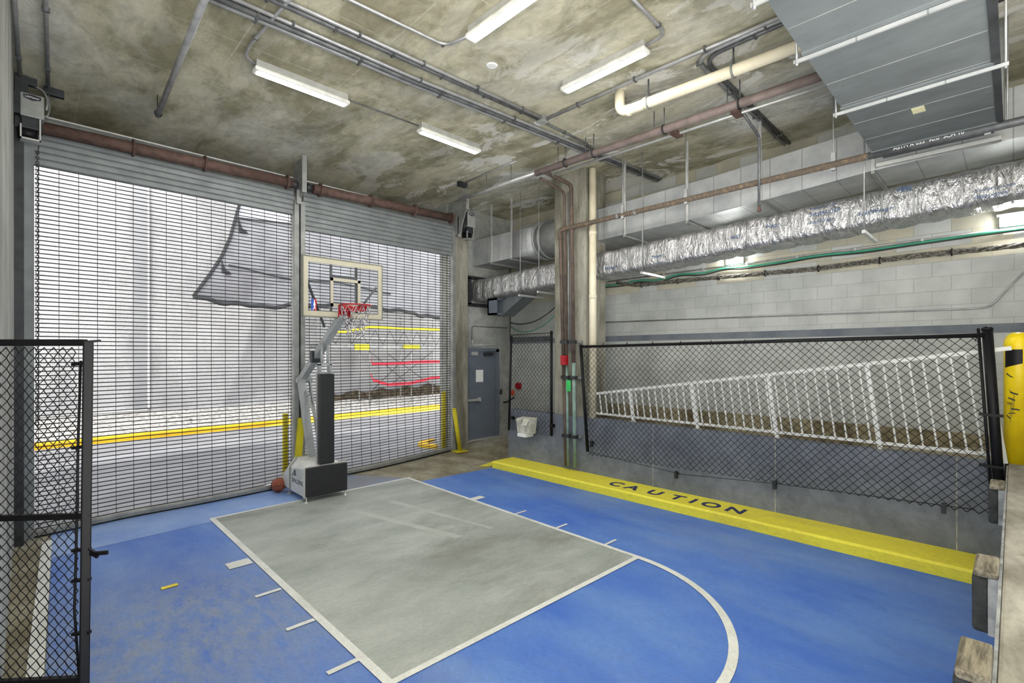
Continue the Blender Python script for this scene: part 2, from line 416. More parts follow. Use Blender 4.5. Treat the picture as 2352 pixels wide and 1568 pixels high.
mb = slab(MB(), -.13, 9.11, -.1, 9.5, 0, .16)
floor = struct('floor', mb, 'apron', 'bare stained concrete floor under the painted basketball court')
fl = floor
mb = quadpaint(MB(), (-.09, .06), (6.92, .06), (6.9, 7.62), (.2, 8.06), .002)
quadpaint(mb, (.16, 7.93), (1.9, 7.98), (1.88, 8.02), (.2, 7.99), .002)
struct('blue_court_paint', mb, 'blue', 'royal blue painted court surface with scuffed grey patch', fl)
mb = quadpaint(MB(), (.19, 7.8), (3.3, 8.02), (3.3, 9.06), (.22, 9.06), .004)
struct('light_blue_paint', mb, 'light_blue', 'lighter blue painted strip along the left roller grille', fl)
mb = quadpaint(MB(), (3.3, 8.02), (5.2, 8.02), (4.4, 9.06), (3.3, 9.06), .003)
struct('worn_blue_paint', mb, 'worn_blue', 'worn faded blue paint beyond the key corner', fl)
K = [(1.881, 8.05), (5.17, 8.09), (5.05, 3.06), (1.84, 3.13)]      # the key, clockwise from the far left corner
mb = quadpaint(MB(), K[0], K[1], K[2], K[3], .006)
struct('key_paint', mb, 'key', 'pale grey painted key rectangle', fl)
def line(mb, a, b, w, off=.009):
    a, b = Vector((*a, 0)), Vector((*b, 0)); d = (b-a).normalized(); s = Vector((-d.y, d.x, 0))*w/2
    return quadpaint(mb, (a-s)[:2], (b-s)[:2], (b+s)[:2], (a+s)[:2], off)
mb = MB(); e = .028
line(mb, (K[0][0]-e, K[0][1]), (K[1][0]+e, K[1][1]), .06)
line(mb, K[1], K[2], .06, .0092); line(mb, K[3], K[0], .07, .0092); line(mb, (K[3][0]-.5, K[3][1]), K[2], .06, .0094)
struct('key_outline', mb, 'white_line', 'white outline of the key with free throw line', fl)
cx, cy, rr = 3.42, 3.08, 1.625
mb = MB().grid(lambda u, v: (cx+(rr+(v-.5)*.075)*math.cos(-PI*u+.02), cy+(rr+(v-.5)*.075)*math.sin(-PI*u+.02), .0085), 60, 1)
struct('free_throw_arc', mb, 'white_line', 'curved white arc beyond the free throw line', fl)
mb = MB()
for yy, w in ((6.1, .19), (5.15, .05), (4.345, .05), (3.54, .05)):
    mb.grid(lambda u, v: (lerp(1.57, 1.81, u) - .0*v, yy+(v-.5)*w, .0095), 1, 1); mb.grid(lambda u, v: (lerp(5.12-.018*(6.1-yy), 5.37-.018*(6.1-yy), u), yy+.06*(yy > 6)+(v-.5)*w*.75, .0095), 1, 1)
struct('lane_marks', mb, 'white_line', 'short white lane space marks along both sides of the key', fl)
mb = quadpaint(MB(), (-.125, 2.2), (-.022, 2.2), (.222, 8.75), (.128, 8.72), .008)
struct('sideline', mb, 'white_line', 'broad white sideline by the left concrete wall', fl)
mb = MB()
for dx in (0, .55):
    quadpaint(mb, (3.9+dx, 5.0-dx*.1), (4.02+dx*.9, 5.0-dx*.1), (3.55+dx*1.2, 7.0), (3.43+dx*1.2, 7.0), .0075)
M['faint'] = paint('faint_white_paint', (188, 193, 187), (178, 184, 177), (165, 170, 162), .8, 3)
struct('faded_stripe', mb, 'faint', 'two faded pale stripes on the grey key', fl)
mb = MB()
quadpaint(mb, (6.95, 7.75), (7.35, 7.95), (7.3, 8.05), (6.75, 7.9), .004, .1)
struct('worn_yellow_edge', mb, 'yellow', 'worn yellow paint at the foot of the concrete ramp', fl)

struct('ceiling', MB().box(-5, 9.4, -3.4, 10.2, 5.9, 6.25), 'ceiling', 'stained board marked concrete ceiling slab')  # unseen overhang at the left and back is added to block the sun
struct('wall_left', MB().box(-.45, -.13, 2.2, 10.2, -.6, 5.9), 'left_concrete', 'pale cast concrete wall along the left edge')
struct('wall_right', MB().box(9.11, 9.4, -1.2, 9.6, -.3, 5.9), 'block', 'tall painted block wall with a grey stripe')
mb = MB()
mb.box(-.13, 7.02, 9.31, 10.3, 5.2, 5.54); mb.box(-.13, 7.02, 10.15, 10.4, 5.5, 6.2); mb.box(7.02, 9.11, 9.36, 9.62, 2.5, 5.9); mb.box(7.02, 7.2, 9.6, 10.3, 5.2, 5.9)
mb.box(7.02, 7.58, 9.36, 9.62, -.2, 2.5); mb.box(8.66, 9.11, 9.36, 9.62, -.2, 2.5)
struct('wall_front', mb, 'front_wall', 'grey painted wall round the pedestrian door and above the grilles')
struct('trim_1', MB().box(7.03, 7.45, 9.08, 9.36, .0, 5.72), 'pillar', 'weathered concrete jamb pillar between the roller grille and the door', None, .012)
struct('wall_back', MB().box(5.2, 9.4, -1.35, -1.2, -.1, 5.9), 'front_wall', 'plain unseen wall added behind the camera to block light')  # unseen, added to keep back light off the block wall and foil duct
struct('pillar', MB().box(7.5, 8.15, 5.66, 6.43, 1.17, 5.9), 'pillar', 'square concrete pillar standing on the low grey wall', None, .012)
mb = MB().box(7.5, 7.72, .07, 7.76, 0, 1.17)
struct('wall_walkway', mb, 'wall_grey', 'low grey painted wall below the chain-link panels', None, .008)
mb = MB().hexa([(7.72, -.1, .2), (9.11, -.1, .2), (9.11, 7.8, -.1), (7.72, 7.8, -.1), (7.72, -.1, 1.17), (9.11, -.1, 1.17), (9.11, 7.8, .27), (7.72, 7.8, .27)])
struct('walkway_ramp', mb, 'ramp', 'tan concrete ramp sloping behind the low grey wall')
mb = MB().hexa([(9.0, -.1, .9), (9.11, -.1, .9), (9.11, 7.7, .2), (9.0, 7.7, .2), (9.0, -.1, 1.285), (9.11, -.1, 1.285), (9.11, 7.7, 1.31), (9.0, 7.7, 1.31)])
struct('baseboard_right', mb, 'tan', 'rough tan concrete ledge at the foot of the block wall')
mb = MB().box(1.4, 9.11, -1.2, .045, 0, 1.17)
dock = struct('dock', mb, 'dock', 'worn concrete loading dock edge in the right foreground', None, .015)
struct('dock_edge', MB().box(1.45, 7.5, .045, .057, 1.06, 1.165), 'plate', 'steel angle along the dock edge', dock)

# outside the grilles
mb = MB(); slab(mb, -9, 26, 9.5, 17.2, 0, .5)
struct('road', mb, 'road', 'grey concrete alley road outside the roller grilles')
mb = MB().grid(lambda u, v: (lerp(-9, 26, u), lerp(17.2+.055*lerp(-9, 26, u), 20.49, v), lerp(.1, .42, v)+.03*math.sin(u*90)*math.sin(v*19)), 90, 10)
tag(build('gravel', mb, 'gravel'), 'pale gravel strip between the yellow street curb and white wall', 'gravel', None, 'stuff')
mb = MB().box(-9, 30, 20.5, 21, -.5, 14)
struct('wall_outside', mb, 'stucco', 'tall white stucco wall across the alley')
mb = MB()
mb.grid(lambda u, v: (8.6+lerp(0, 6.4, u), 20.3+.1*math.sin(u*40), .42+v*(.25+.22*u+.08*math.sin(u*31))), 40, 4)
mb.prism([(8.6, 20.3, .4), (15, 20.3, .4), (15, 20.3, .75), (8.6, 20.3, .6)], (0, .18, 0))
one('exposed_footing', mb, 'dirt', 'dark crumbling footing along the base of the white wall', 'footing')
mb = MB().loft([[(x, 17.0+.055*x-.1, -.05), (x, 17.0+.055*x-.1, .13), (x, 17.0+.055*x-.06, .16), (x, 17.0+.055*x+.2, .16), (x, 17.0+.055*x+.2, -.05)] for x in [-9+35*k/30 for k in range(31)]], True, True, False)
one('street_curb', mb, 'street_yellow', 'long yellow curb across the alley in front of gravel', 'curb')
one('wall_panel', MB().box(2.49, 2.86, 20.4, 20.55, .55, 12), 'panel_grey', 'tall plain grey strip panel on the white stucco wall', 'panel')
one('wall_flashing', MB().box(2.86, 2.93, 20.4, 20.5, .55, 12).box(-1, 2.86, 20.42, 20.5, .50, .54), 'white', 'white edge trim along the grey strip panel', 'trim')
mb = MB().hexa([(3.0, 18.6, .13), (3.75, 18.6, .13), (3.75, 18.9, .13), (3.0, 18.9, .13), (3.1, 18.6, .2), (3.8, 18.6, .26), (3.8, 18.9, .26), (3.1, 18.9, .2)])
one('drain_cover', mb, 'black_steel', 'dark low drain box lying on the gravel', 'drain box')

# shade cloth strung up in front of the wall
k = 18.6/20.5
L = [(5.767*k+.3, 8.29*k+.1+.23+1.2), (5.767*k, 8.29*k+.23), (5.396*k, 6.74*k+.23), (5.1*k, 6.0*k+.23), (4.7*k, 5.3*k+.23), (4.144*k, 4.41*k+.23)]
def cloth(u, v):
    q = v*(len(L)-1); i = min(int(q), len(L)-2); a = L[i]; b = L[i+1]; tt = q-i
    x0, z0 = lerp(a[0], b[0], tt), lerp(a[1], b[1], tt)
    x1 = 15.6; z1 = lerp(10.5, 4.42*k+.22, v)
    sag = -.12*math.sin(PI*u*3)*v
    return (lerp(x0, x1, u), 18.6+.16*math.sin(u*19+v*5)*(.3+v)+.5*(1-v)*u, lerp(z0, z1, u)+sag)
sh = empty('shade_cloth', (9, 18.6, 4), 'grey shade cloth strung across the alley wall on dark ropes', 'shade cloth')
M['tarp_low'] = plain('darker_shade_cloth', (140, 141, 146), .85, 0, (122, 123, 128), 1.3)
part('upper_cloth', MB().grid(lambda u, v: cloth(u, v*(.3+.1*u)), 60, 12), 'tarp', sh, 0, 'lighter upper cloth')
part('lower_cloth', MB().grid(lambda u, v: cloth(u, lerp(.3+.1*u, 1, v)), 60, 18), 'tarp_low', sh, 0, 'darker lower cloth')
part('edge_rope', MB().tube([Vector(cloth(0, q/30))+Vector((0, -.04, 0)) for q in range(31)], .05, 6), 'tarp_dark', sh)
part('hem', MB().tube([Vector(cloth(q/60, 1))+Vector((0, -.05, -.03+.06*math.sin(q*1.1)*math.sin(q*.31))) for q in range(61)], .075, 6), 'tarp_dark', sh)
for (a, b) in (((.0, .3), (1, .4)), ((.03, .7), (.6, .88))):
    part('fold_rope', MB().tube([Vector(cloth(lerp(a[0], b[0], q/24), lerp(a[1], b[1], q/24)))+Vector((0, -.06, -.05*math.sin(q/24*PI))) for q in range(25)], .03, 5), 'tarp_dark', sh)
for (u0, v0) in ((.02, .34), (.02, .72)):
    mb = MB()
    for q in range(8):
        p = Vector(cloth(u0, v0)); a = q*.42-1.2
        mb.tube([p+Vector((-.06, -.05, .22-.06*q)), p+Vector((.08+.16*q/8, -.09, -.22+.05*math.sin(a*2)))], .02, 4)
    part('knot', mb, 'tarp_dark', sh)

# scaffold on the right of the alley
sc = empty('scaffold', (11, 19.2, .4), 'pale tubular scaffold with planks behind the basketball hoop', 'scaffold')
for x in (8.35, 10.25, 12.3, 14.1):
    for y in (19.0, 19.9): part('upright', MB().tube([(x, y, .3), (x, y, 4.1)], .03, 6), 'galv_light', sc)
for z in (3.85, 3.05): part('rail', MB().tube([(8.2, 19, z), (14.6, 19, z+.03)], .025, 6), 'galv_light', sc)
part('plank', MB().box(8.1, 14.6, 18.95, 19.9, 2.6, 2.8), 'steel', sc)
for (a, b) in (((10.25, 2.5), (12.3, .9)), ((12.3, 2.5), (10.4, .9)), ((11.1, 2.4), (13.6, .8)), ((13.4, 2.5), (11.3, 1.1))):
    part('brace', MB().tube([(a[0], 18.97, a[1]), (b[0], 18.97, b[1])], .018, 5), 'dark_conduit', sc)
mb = MB()
for q in range(9):
    x = 8.4+.7*q; mb.tube([(x, 18.98, 3.4), (x+.35, 18.98, 2.8)], .012, 4); mb.tube([(x+.7, 18.98, 3.4), (x+.35, 18.98, 2.8)], .012, 4)
part('truss', mb, 'dark_conduit', sc)
part('plank_end', MB().box(9.55, 10.2, 18.9, 18.95, 2.56, 2.8), 'tape_y', sc, 0, 'yellow painted plank end')
part('plank_end', MB().box(11.85, 12.7, 18.9, 18.95, 2.62, 2.8), 'tape_y', sc, 0, 'yellow painted plank end')
def ribbon(name, pts, h, mat, label):
    pts = [Vector(p) for p in pts]; mb = MB()
    P = []
    for a, b in zip(pts, pts[1:]):
        for q in range(6): P.append(a.lerp(b, q/6))
    P.append(pts[-1])
    mb.loft([[p+Vector((0, 0, -h/2)), p+Vector((0, -.012, -h/2)), p+Vector((0, -.012, h/2+.01*math.sin(i))), p+Vector((0, 0, h/2))] for i, p in enumerate(P)], True, True, False)
    return one(name, mb, mat, label, 'tape')
ribbon('caution_tape', [(8.3, 18.85, 3.2), (9.2, 18.85, 3.3), (10.2, 18.85, 3.52), (12, 18.85, 3.5), (14.2, 18.85, 3.55)], .1, 'tape_y', 'yellow caution tape stretched along the scaffold top')
ribbon('warning_tape', [(10.2, 18.8, 2.2), (10.25, 18.8, 1.98), (10.9, 18.8, 1.96), (12.3, 18.8, 2.03), (14.0, 18.8, 2.05)], .12, 'tape_r', 'upper taut red warning tape across the scaffold')
ribbon('warning_tape', [(10.2, 18.8, 1.55), (10.3, 18.8, 1.3), (11.0, 18.8, 1.08), (12.2, 18.8, 1.1), (13.3, 18.8, 1.3), (14.0, 18.8, 1.32)], .12, 'tape_r', 'lower sagging red warning tape across the scaffold')

# ------------------------------------------------------------------ roller grilles
def zb(x): return fz(x, 9.12)+.012
def grille(x0, x1, ztop, zhead, label, xs, sagk, roll):
    g = empty('roller_grille', ((x0+x1)/2, 9.12, 0), label, 'roller grille', 'roller grilles to the alley')
    N = int((ztop-.1)/.0575); mb = MB(); n = 18
    def rz(k, x):
        tt = k/N; w = max(0, 1-tt*sagk)**1.6
        return lerp(zb(x)*w+(1-w)*0+.1, ztop, tt)
    def ry(k, x):
        tt = k/N; return 9.12+.09*math.sin(PI*(x-x0)/(x1-x0))*math.exp(-tt*5)*(-1)
    for k in range(N+1):
        mb.tube([(lerp(x0+.02, x1-.02, q/n), ry(k, lerp(x0, x1, q/n)), rz(k, lerp(x0, x1, q/n))) for q in range(n+1)], .007, 4)
    part('rods', mb, 'rod', g)
    mb = MB()
    for x in xs:
        for k in range(0, N):
            mb.bar((x, ry(k, x)-.009, rz(k, x)-.006), (x, ry(k+1, x)-.009, rz(k+1, x)+.006), .007, .006)
    part('links', mb, 'rod', g)
    mb = MB().loft([[(x, ry(0, x)+dy, zb(x)+dz) for dy, dz in ((-.03, 0), (-.03, .06), (-.018, .085), (.018, .085), (.03, .06), (.03, 0))] for x in [lerp(x0, x1, q/24) for q in range(25)]], True, True, False)
    part('bottom_bar', mb, 'steel', g)
    part('astragal', MB().loft([[(x, ry(0, x)+dy, zb(x)+dz) for dy, dz in ((-.034, -.012), (-.034, .012), (.02, .012), (.02, -.012))] for x in [lerp(x0, x1, q/24) for q in range(25)]], True, True, False), 'black', g, 0, 'black rubber bottom seal')
    zs = ztop; i = 0
    prof = []
    while zs < zhead:
        prof += [(9.10, zs), (9.075, zs+.012), (9.075, zs+.07), (9.10, zs+.082)]; zs += .088
    mb = MB().loft([[(x, a, b) for a, b in prof]+[(x, 9.15, prof[-1][1]), (x, 9.15, prof[0][1])] for x in (x0, x1)], True, True, False)
    part('slats', mb, 'slat', g)
    xa, xb, zr, zr2 = roll
    part('roll_tube', MB().tube([(xa, 8.9, zr), (xb, 8.9, zr2)], .083, 16), 'rust', g)
    for f in (.3, .58, .97) if x0 < 1 else (.04, .36, .68, .99):
        xx = lerp(xa, xb, f); part('collar', MB().lathe([(.09, -.012), (.125, -.012), (.125, .012), (.09, .012)], (xx, 8.9, lerp(zr, zr2, f)), 20, 'x'), 'rust', g)
    part('back_plate', MB().box(x0+.02, x1-.02, 9.2, 9.3, 5.22, 5.52), 'steel', g)
    part('back_angle', MB().box(x0+.02, x1-.02, 9.06, 9.3, 5.52, 5.54), 'galv_light', g, 0, 'pale top flange')
    return g
grille(.04, 3.41, 4.87, 5.25, 'wide left roller grille of thin rods beside the concrete wall', [.095+.202*q for q in range(17)], 1.6, (.12, 3.32, 5.32, 5.37))
grille(3.58, 7.0, 4.63, 5.3, 'right roller grille behind the basketball hoop with deeper slat band', [3.7+.202*q for q in range(17)], 1.35, (3.68, 6.85, 5.36, 5.44))
# guides
g = empty('door_guide', (-.03, 9.05, 0), 'dark steel guide channel against the left concrete wall', 'door guide', 'grille guides')
part('channel', MB().box(-.13, -.04, 8.8, 9.2, fz(0, 9.1), 5.25), 'black_steel', g)
part('channel_face', MB().box(-.04, .055, 9.06, 9.2, fz(0, 9.1), 5.4), 'slat', g)
part('bracket', MB().box(-.12, .0, 8.75, 9.2, 5.2, 5.88), 'black_steel', g)
g = empty('door_guide', (3.49, 9.1, 0), 'grey steel centre post between the two roller grilles', 'door guide', 'grille guides')
part('left_channel', MB().box(3.40, 3.478, 9.02, 9.22, 0, 5.12), 'steel', g)
part('right_channel', MB().box(3.512, 3.59, 9.02, 9.22, 0, 5.12), 'steel', g)
part('centre_slot', MB().box(3.478, 3.512, 9.06, 9.2, 0, 5.1), 'black_steel', g, 0, 'dark centre gap')
part('end_plate', MB().prism([(3.46, 9.2, 5.05), (3.46, 8.86, 5.2), (3.46, 8.72, 5.25), (3.46, 8.72, 5.82), (3.46, 9.2, 5.85)], (.03, 0, 0)), 'steel', g)
part('plate_flange', MB().box(3.41, 3.49, 8.70, 8.73, 5.2, 5.85).box(3.41, 3.49, 8.94, 8.97, 5.05, 5.3), 'steel', g)
for x in (3.36, 3.6): part('bearing', MB().lathe([(.05, -.05), (.075, -.03), (.075, .03), (.05, .05)], (x, 8.9, 5.36), 14, 'x'), 'black_steel', g)
part('post_guard', MB().hexa([(3.36, 8.98, .0), (3.48, 8.98, .0), (3.48, 9.02, .0), (3.36, 9.02, .0), (3.45, 8.98, 1.22), (3.57, 8.98, 1.22), (3.57, 9.02, 1.22), (3.45, 9.02, 1.22)]), 'post_yellow', g, 0, 'yellow painted guard angle')
g = empty('door_guide', (7.0, 9.05, .1), 'grey steel guide channel on the right concrete jamb', 'door guide', 'grille guides')
part('channel', MB().box(6.95, 7.03, 9.02, 9.2, .12, 5.2), 'steel', g)
part('end_plate', MB().prism([(6.99, 9.2, 5.1), (6.99, 8.8, 5.1), (6.99, 8.72, 5.35), (6.99, 8.6, 5.6), (6.99, 8.6, 5.85), (6.99, 9.2, 5.88)], (.03, 0, 0)), 'steel', g)
part('plate_flange', MB().box(6.99, 7.07, 8.86, 8.89, 5.05, 5.5).box(6.99, 7.07, 8.58, 8.6, 5.62, 5.86), 'galv_light', g)

# bollards and guards at the openings
def post(name, x, y, z0, z1, r, lean, label, mat='post_yellow', plate=True, grp='yellow posts by the grilles'):
    b = empty(name, (x, y, z0), label, 'bollard', grp)
    part('post', MB().tube([(x, y, z0), (x+lean, y, z1)], r, 14), mat, b)
    part('cap', MB().lathe([(r*1.04, 0), (r*1.0, .015), (r*.5, .03), (0.001, .034)], (x+lean, y, z1), 14), mat, b)
    if plate: part('base_plate', MB().box(x-.16, x+.13, y-.13, y+.13, z0, z0+.025), mat, b)
    return b
post('guard_post', 7.09, 8.93, fz(7.09, 8.93)+.0, 1.11, .048, -.17, 'slim leaning yellow post in front of the right concrete jamb')
post('bollard', 6.93, 9.34, 0.13, 1.47, .05, .0, 'yellow ribbed bollard outside the right roller grille')
post('guard_post', 3.43, 9.55, 0, 1.23, .05, 0, 'yellow guard post outside, left of the centre post', plate=False)
post('guard_post', 3.86, 9.6, 0, 1.2, .03, .02, 'thin yellow guard post outside, right of the centre post', plate=False)
mb = MB().loft([[(7.35+rr_*math.cos(a), 9.95+rr_*.9*math.sin(a), z) for rr_, z in ((.62, .05), (.62, .2), (.4, .21), (.4, .05))] for a in [math.radians(85+q*9) for q in range(16)]], True, True, False)
one('curb_end', mb, 'street_yellow', 'rounded yellow curb end at the foot of the ribbed bollard', 'curb')

# door operators
def operator(x0, x1, y0, y1, z0, z1, label, txt):
    g = empty('door_operator', ((x0+x1)/2, (y0+y1)/2, z0-.35), label, 'door operator', 'roller grille operators')
    c = part('cover', MB().box(x0, x1, y0, y1, z0, z1), 'steel' if x0 < 1 else 'galv_light', g, .012)
    w = x1-x0; cxx = (x0+x1)/2; zb_ = z1-.02*w/.25
    bw = w*.38; bh = w*.16; zc = z1-bh*1.35
    pl = [(cxx-bw, y0-.004, zc+bh*.7), (cxx, y0-.004, zc+bh), (cxx+bw, y0-.004, zc+bh*.7), (cxx+bw*.92, y0-.004, zc-bh*.5), (cxx, y0-.004, zc-bh*1.1), (cxx-bw*.92, y0-.004, zc-bh*.5)]
    bd = part('badge', MB().prism(pl, (0, .006, 0)), 'ink', c, 0, 'dark badge with pale lettering')
    text('badge_lettering', txt, w*.15, (cxx, y0-.006, zc-.01), (1, 0, 0), (0, 0, 1), 'paper', c, .001, 1, None, 'CENTER')
    part('side_box', MB().box(x0-.06, x0, y0+.02, y1, z0+.02, z1-.01), 'black_steel', g)
    part('gearbox', MB().box(x0+.01, x1-.04, y0+.03, y1, z0-.14, z0), 'black_steel', g, .01)
    part('motor', MB().tube([(x0-.02, y0+.12, z0-.18), (x1-.06, y0+.12, z0-.18)], .07, 14), 'black', g)
    part('bracket', MB().box(x0, x1-.03, y0+.02, y1, z0-.28, z0-.262).box(x0, x0+.015, y0+.02, y0+.05, z0-.28, z0-.1).box(x1-.045, x1-.03, y0+.02, y0+.05, z0-.28, z0), 'galv_light', g)
    return g, c
g1, c1 = operator(-.075, .145, 8.62, 8.8, 5.33, 5.62, 'grey door operator box high in the left corner', 'LiftMaster')
part('sprocket', MB().lathe([(.04, -.02), (.11, -.012), (.11, .012), (.04, .02)], (.12, 8.9, 5.32), 18, 'x'), 'black_steel', g1)
g2, c2 = operator(7.23, 7.46, 8.82, 9.0, 5.32, 5.66, 'grey door operator box on the right jamb by the ceiling', 'LiftMaster')
part('sprocket', MB().lathe([(.03, -.015), (.13, -.012), (.13, .012), (.03, .015)], (7.1, 8.86, 5.33), 20, 'x'), 'black_steel', g2)
mb = MB(); z = 1.4; i = 0
while z < 4.98:
    w = .014
    if i % 2: mb.tube([(.085-w, 8.93, z), (.085-w, 8.93, z+.042), (.085+w, 8.93, z+.042), (.085+w, 8.93, z)], .0045, 4, closed=True)
    else: mb.tube([(.085, 8.93-w, z), (.085, 8.93-w, z+.042), (.085, 8.93+w, z+.042), (.085, 8.93+w, z)], .0045, 4, closed=True)
    z += .034; i += 1
mb.tube([(.085, 8.93, 4.96), (.1, 8.92, 5.1)], .005, 4)
one('hand_chain', mb, 'black_steel', 'long dark hoist chain hanging in front of the left grille', 'chain')

# pedestrian door
d = empty('door_1', (8.1, 9.36, .27), 'charcoal steel pedestrian door beside the right concrete jamb', 'door', None, 'structure')
leaf = part('door_leaf', MB().box(7.6, 8.55, 9.32, 9.365, .285, 2.43), 'door', d, .003)
part('door_frame', MB().box(8.55, 8.66, 9.29, 9.4, .27, 2.5).box(7.58, 8.66, 9.29, 9.4, 2.43, 2.52), 'door', d)
part('panic_bar', MB().box(7.6, 7.99, 9.25, 9.29, 1.22, 1.275).box(7.95, 8.0, 9.24, 9.33, 1.2, 1.3), 'galv_light', leaf)
part('notice', MB().box(7.895, 8.13, 9.314, 9.322, 1.68, 1.98), 'paper', leaf, 0, 'blank white paper notice')
part('door_closer', MB().box(8.14, 8.42, 9.25, 9.32, 2.33, 2.40).bar((8.12, 9.22, 2.42), (8.45, 9.2, 2.43), .03, .02), 'black_steel', leaf)
part('closer_bracket', MB().box(7.72, 7.92, 9.27, 9.32, 2.34, 2.43), 'galv_light', leaf)
part('threshold', MB().box(7.6, 8.64, 9.22, 9.36, .245, .285), 'galv_light', d)
one('card_reader', MB().box(8.74, 8.8, 9.325, 9.36, 1.33, 1.46).box(8.75, 8.79, 9.315, 9.33, 1.39, 1.44), 'black_steel', 'small dark card reader on the wall right of the charcoal door', 'card reader', None, .006)
pipe('thin_conduit', [(8.72, 9.345, 1.4), (8.72, 9.345, 2.6), (8.0, 9.345, 2.6)], .01, 'galv_light', 'thin conduit running round the charcoal door head to the reader', 'conduit', None, .06, 8)
one('door_sensor', MB().box(7.76, 7.95, 9.28, 9.36, 2.56, 2.63).tube([(7.8, 9.33, 2.62), (7.79, 9.33, 2.72)], .02, 8), 'galv_light', 'small pale sensor box above the charcoal door', 'sensor')
pipe('thin_conduit', [(7.79, 9.35, 2.7), (7.79, 9.35, 3.06), (8.98, 9.35, 3.06)], .009, 'dark_conduit', 'thin dark conduit rising from the door sensor to the corner', 'conduit', None, .08, 8)
pipe('corner_conduit', [(9.09, 9.33, 2.7), (9.09, 9.33, 5.1)], .013, 'dark_conduit', 'dark vertical conduit in the corner above the small chain-link panel', 'conduit')
hr = empty('grab_rail', (8.9, 9.2, 1.1), 'short dark wall handrail end between the door and small chain-link panel', 'handrail')
part('rail', MB().tube(bend([(8.86, 9.34, 1.12), (8.86, 9.24, 1.12), (9.02, 9.1, 1.25)], .04), .019, 8), 'black', hr)

# ------------------------------------------------------------------ curb
cb_ = empty('parking_curb', (7.2, 3.8, 0), 'long low yellow curb lettered CAUTION along the grey wall', 'curb')
mb = MB().loft([[(6.9+.005*math.sin(y*3), y, 0), (6.9+.005*math.sin(y*3), y, .115), (6.925, y, .14), (7.498, y, .14), (7.498, y, 0)] for y in [.09+(7.62-.09)*q/40 for q in range(41)]], True, True, False)
part('curb_body', mb, 'yellow', cb_)
for ch, yy in zip('CAUTION', (4.77, 4.45, 4.04, 3.66, 3.4, 3.13, 2.775)):
    text('letter', ch, .34, (7.07, yy, .141), (0, -1, 0), (1, 0, 0), 'navy', cb_, .0015, 1., None, 'CENTER', .011)

# ------------------------------------------------------------------ chain-link panels
def fence_label(): pass
fx = 7.4
fp = empty('chain_link_fence', (fx, 3, .45), 'long black chain-link panel leaning along the low grey wall', 'chain-link panel', 'chain-link fencing')
A, B_, Cc, D = (fx, 5.55, .56), (fx, .14, .64), (fx, .24, 2.56), (fx, 5.68, 2.50)
part('mesh', chainlink(MB(), (fx, 5.53, .5), (fx, .17, .62), (fx, .27, 2.58), (fx, 5.67, 2.49), 108, 20, .0046), 'black', fp)
part('post', MB().tube([(fx, 5.54, .56), (fx, 5.7, 2.54)], .03, 10), 'black', fp)
pr = part('post', MB().tube([(fx+.02, .1, .7), (fx+.02, .205, 2.63)], .046, 12), 'black', fp)
part('post_cap', MB().lathe([(.05, 0), (.05, .02), (.02, .04)], (fx+.02, .205, 2.62), 12), 'black', pr)
part('top_rail', MB().tube([(fx, 5.7, 2.505), (fx, .22, 2.565)], .024, 10), 'black', fp)
part('tension_bar', MB().tube([(fx-.01, .16, .62), (fx-.01, .275, 2.64)], .014, 8), 'black', fp)
part('tension_wire', MB().tube([(fx-.01, 5.5, .56), (fx-.01, 3.7, .46), (fx-.01, 2.3, .57), (fx-.01, .3, .66)], .004, 5), 'black', fp)
for q in range(11):
    y = 5.2-.49*q; part('tie', MB().tube([(fx, y, 2.5), (fx-.03, y-.01, 2.53), (fx, y-.02, 2.57), (fx+.02, y, 2.54)], .004, 5), 'black', fp)
for (y, z) in ((5.45, .72), (3.79, .44), (2.33, .55), (.56, .62)): part('clamp', MB().box(fx-.03, fx+.03, y-.02, y+.02, z-.06, z+.05).tube([(fx-.04, y, z), (fx+.1, y, z)], .012, 6), 'black_steel', fp)
for z in (1.7, 1.15): part('hinge_strap', MB().bar((fx, .08, z), (fx-.01, .27, z+.01), .05, .03), 'black', fp)
sp = empty('chain_link_fence', (7.44, 7.0, .7), 'narrow black chain-link panel on the wall end left of the pipes', 'chain-link panel', 'chain-link fencing')
part('mesh', chainlink(MB(), (7.44, 7.64, .74), (7.44, 6.5, .72), (7.44, 6.5, 2.76), (7.44, 7.6, 2.78), 23, 20, .0046), 'black', sp)
part('post', MB().tube([(7.44, 7.68, .72), (7.44, 7.6, 2.76)], .024, 10), 'black', sp)
p2 = part('post', MB().tube([(7.44, 6.46, .74), (7.44, 6.46, 2.79)], .028, 10), 'black', sp)
part('post_cap', MB().lathe([(.032, 0), (.032, .02), (.01, .045)], (7.44, 6.46, 2.79), 10), 'black', p2)
for (y, z) in ((7.56, 1.0), (6.42, .95)): part('clamp', MB().box(7.38, 7.46, y-.04, y+.04, z-.03, z+.03), 'black', sp)
part('tension_wire', MB().tube([(7.43, 7.62, 2.78), (7.43, 6.5, 2.79)], .008, 6), 'black', sp)
part('slat_strip', MB().box(7.455, 7.462, 6.52, 7.58, 2.63, 2.73), 'black_steel', sp, 0, 'dark strip across the top')
bx = empty('cardboard_box', (7.32, 7.03, .72), 'crumpled pale cardboard box hung on the narrow chain-link panel', 'box')
part('carton', MB().hexa([(7.22, 6.87, .74), (7.42, 6.87, .74), (7.42, 7.2, .76), (7.22, 7.2, .76), (7.2, 6.84, 1.05), (7.42, 6.82, 1.07), (7.42, 7.24, 1.06), (7.2, 7.22, 1.04)]), 'card', bx, .006)
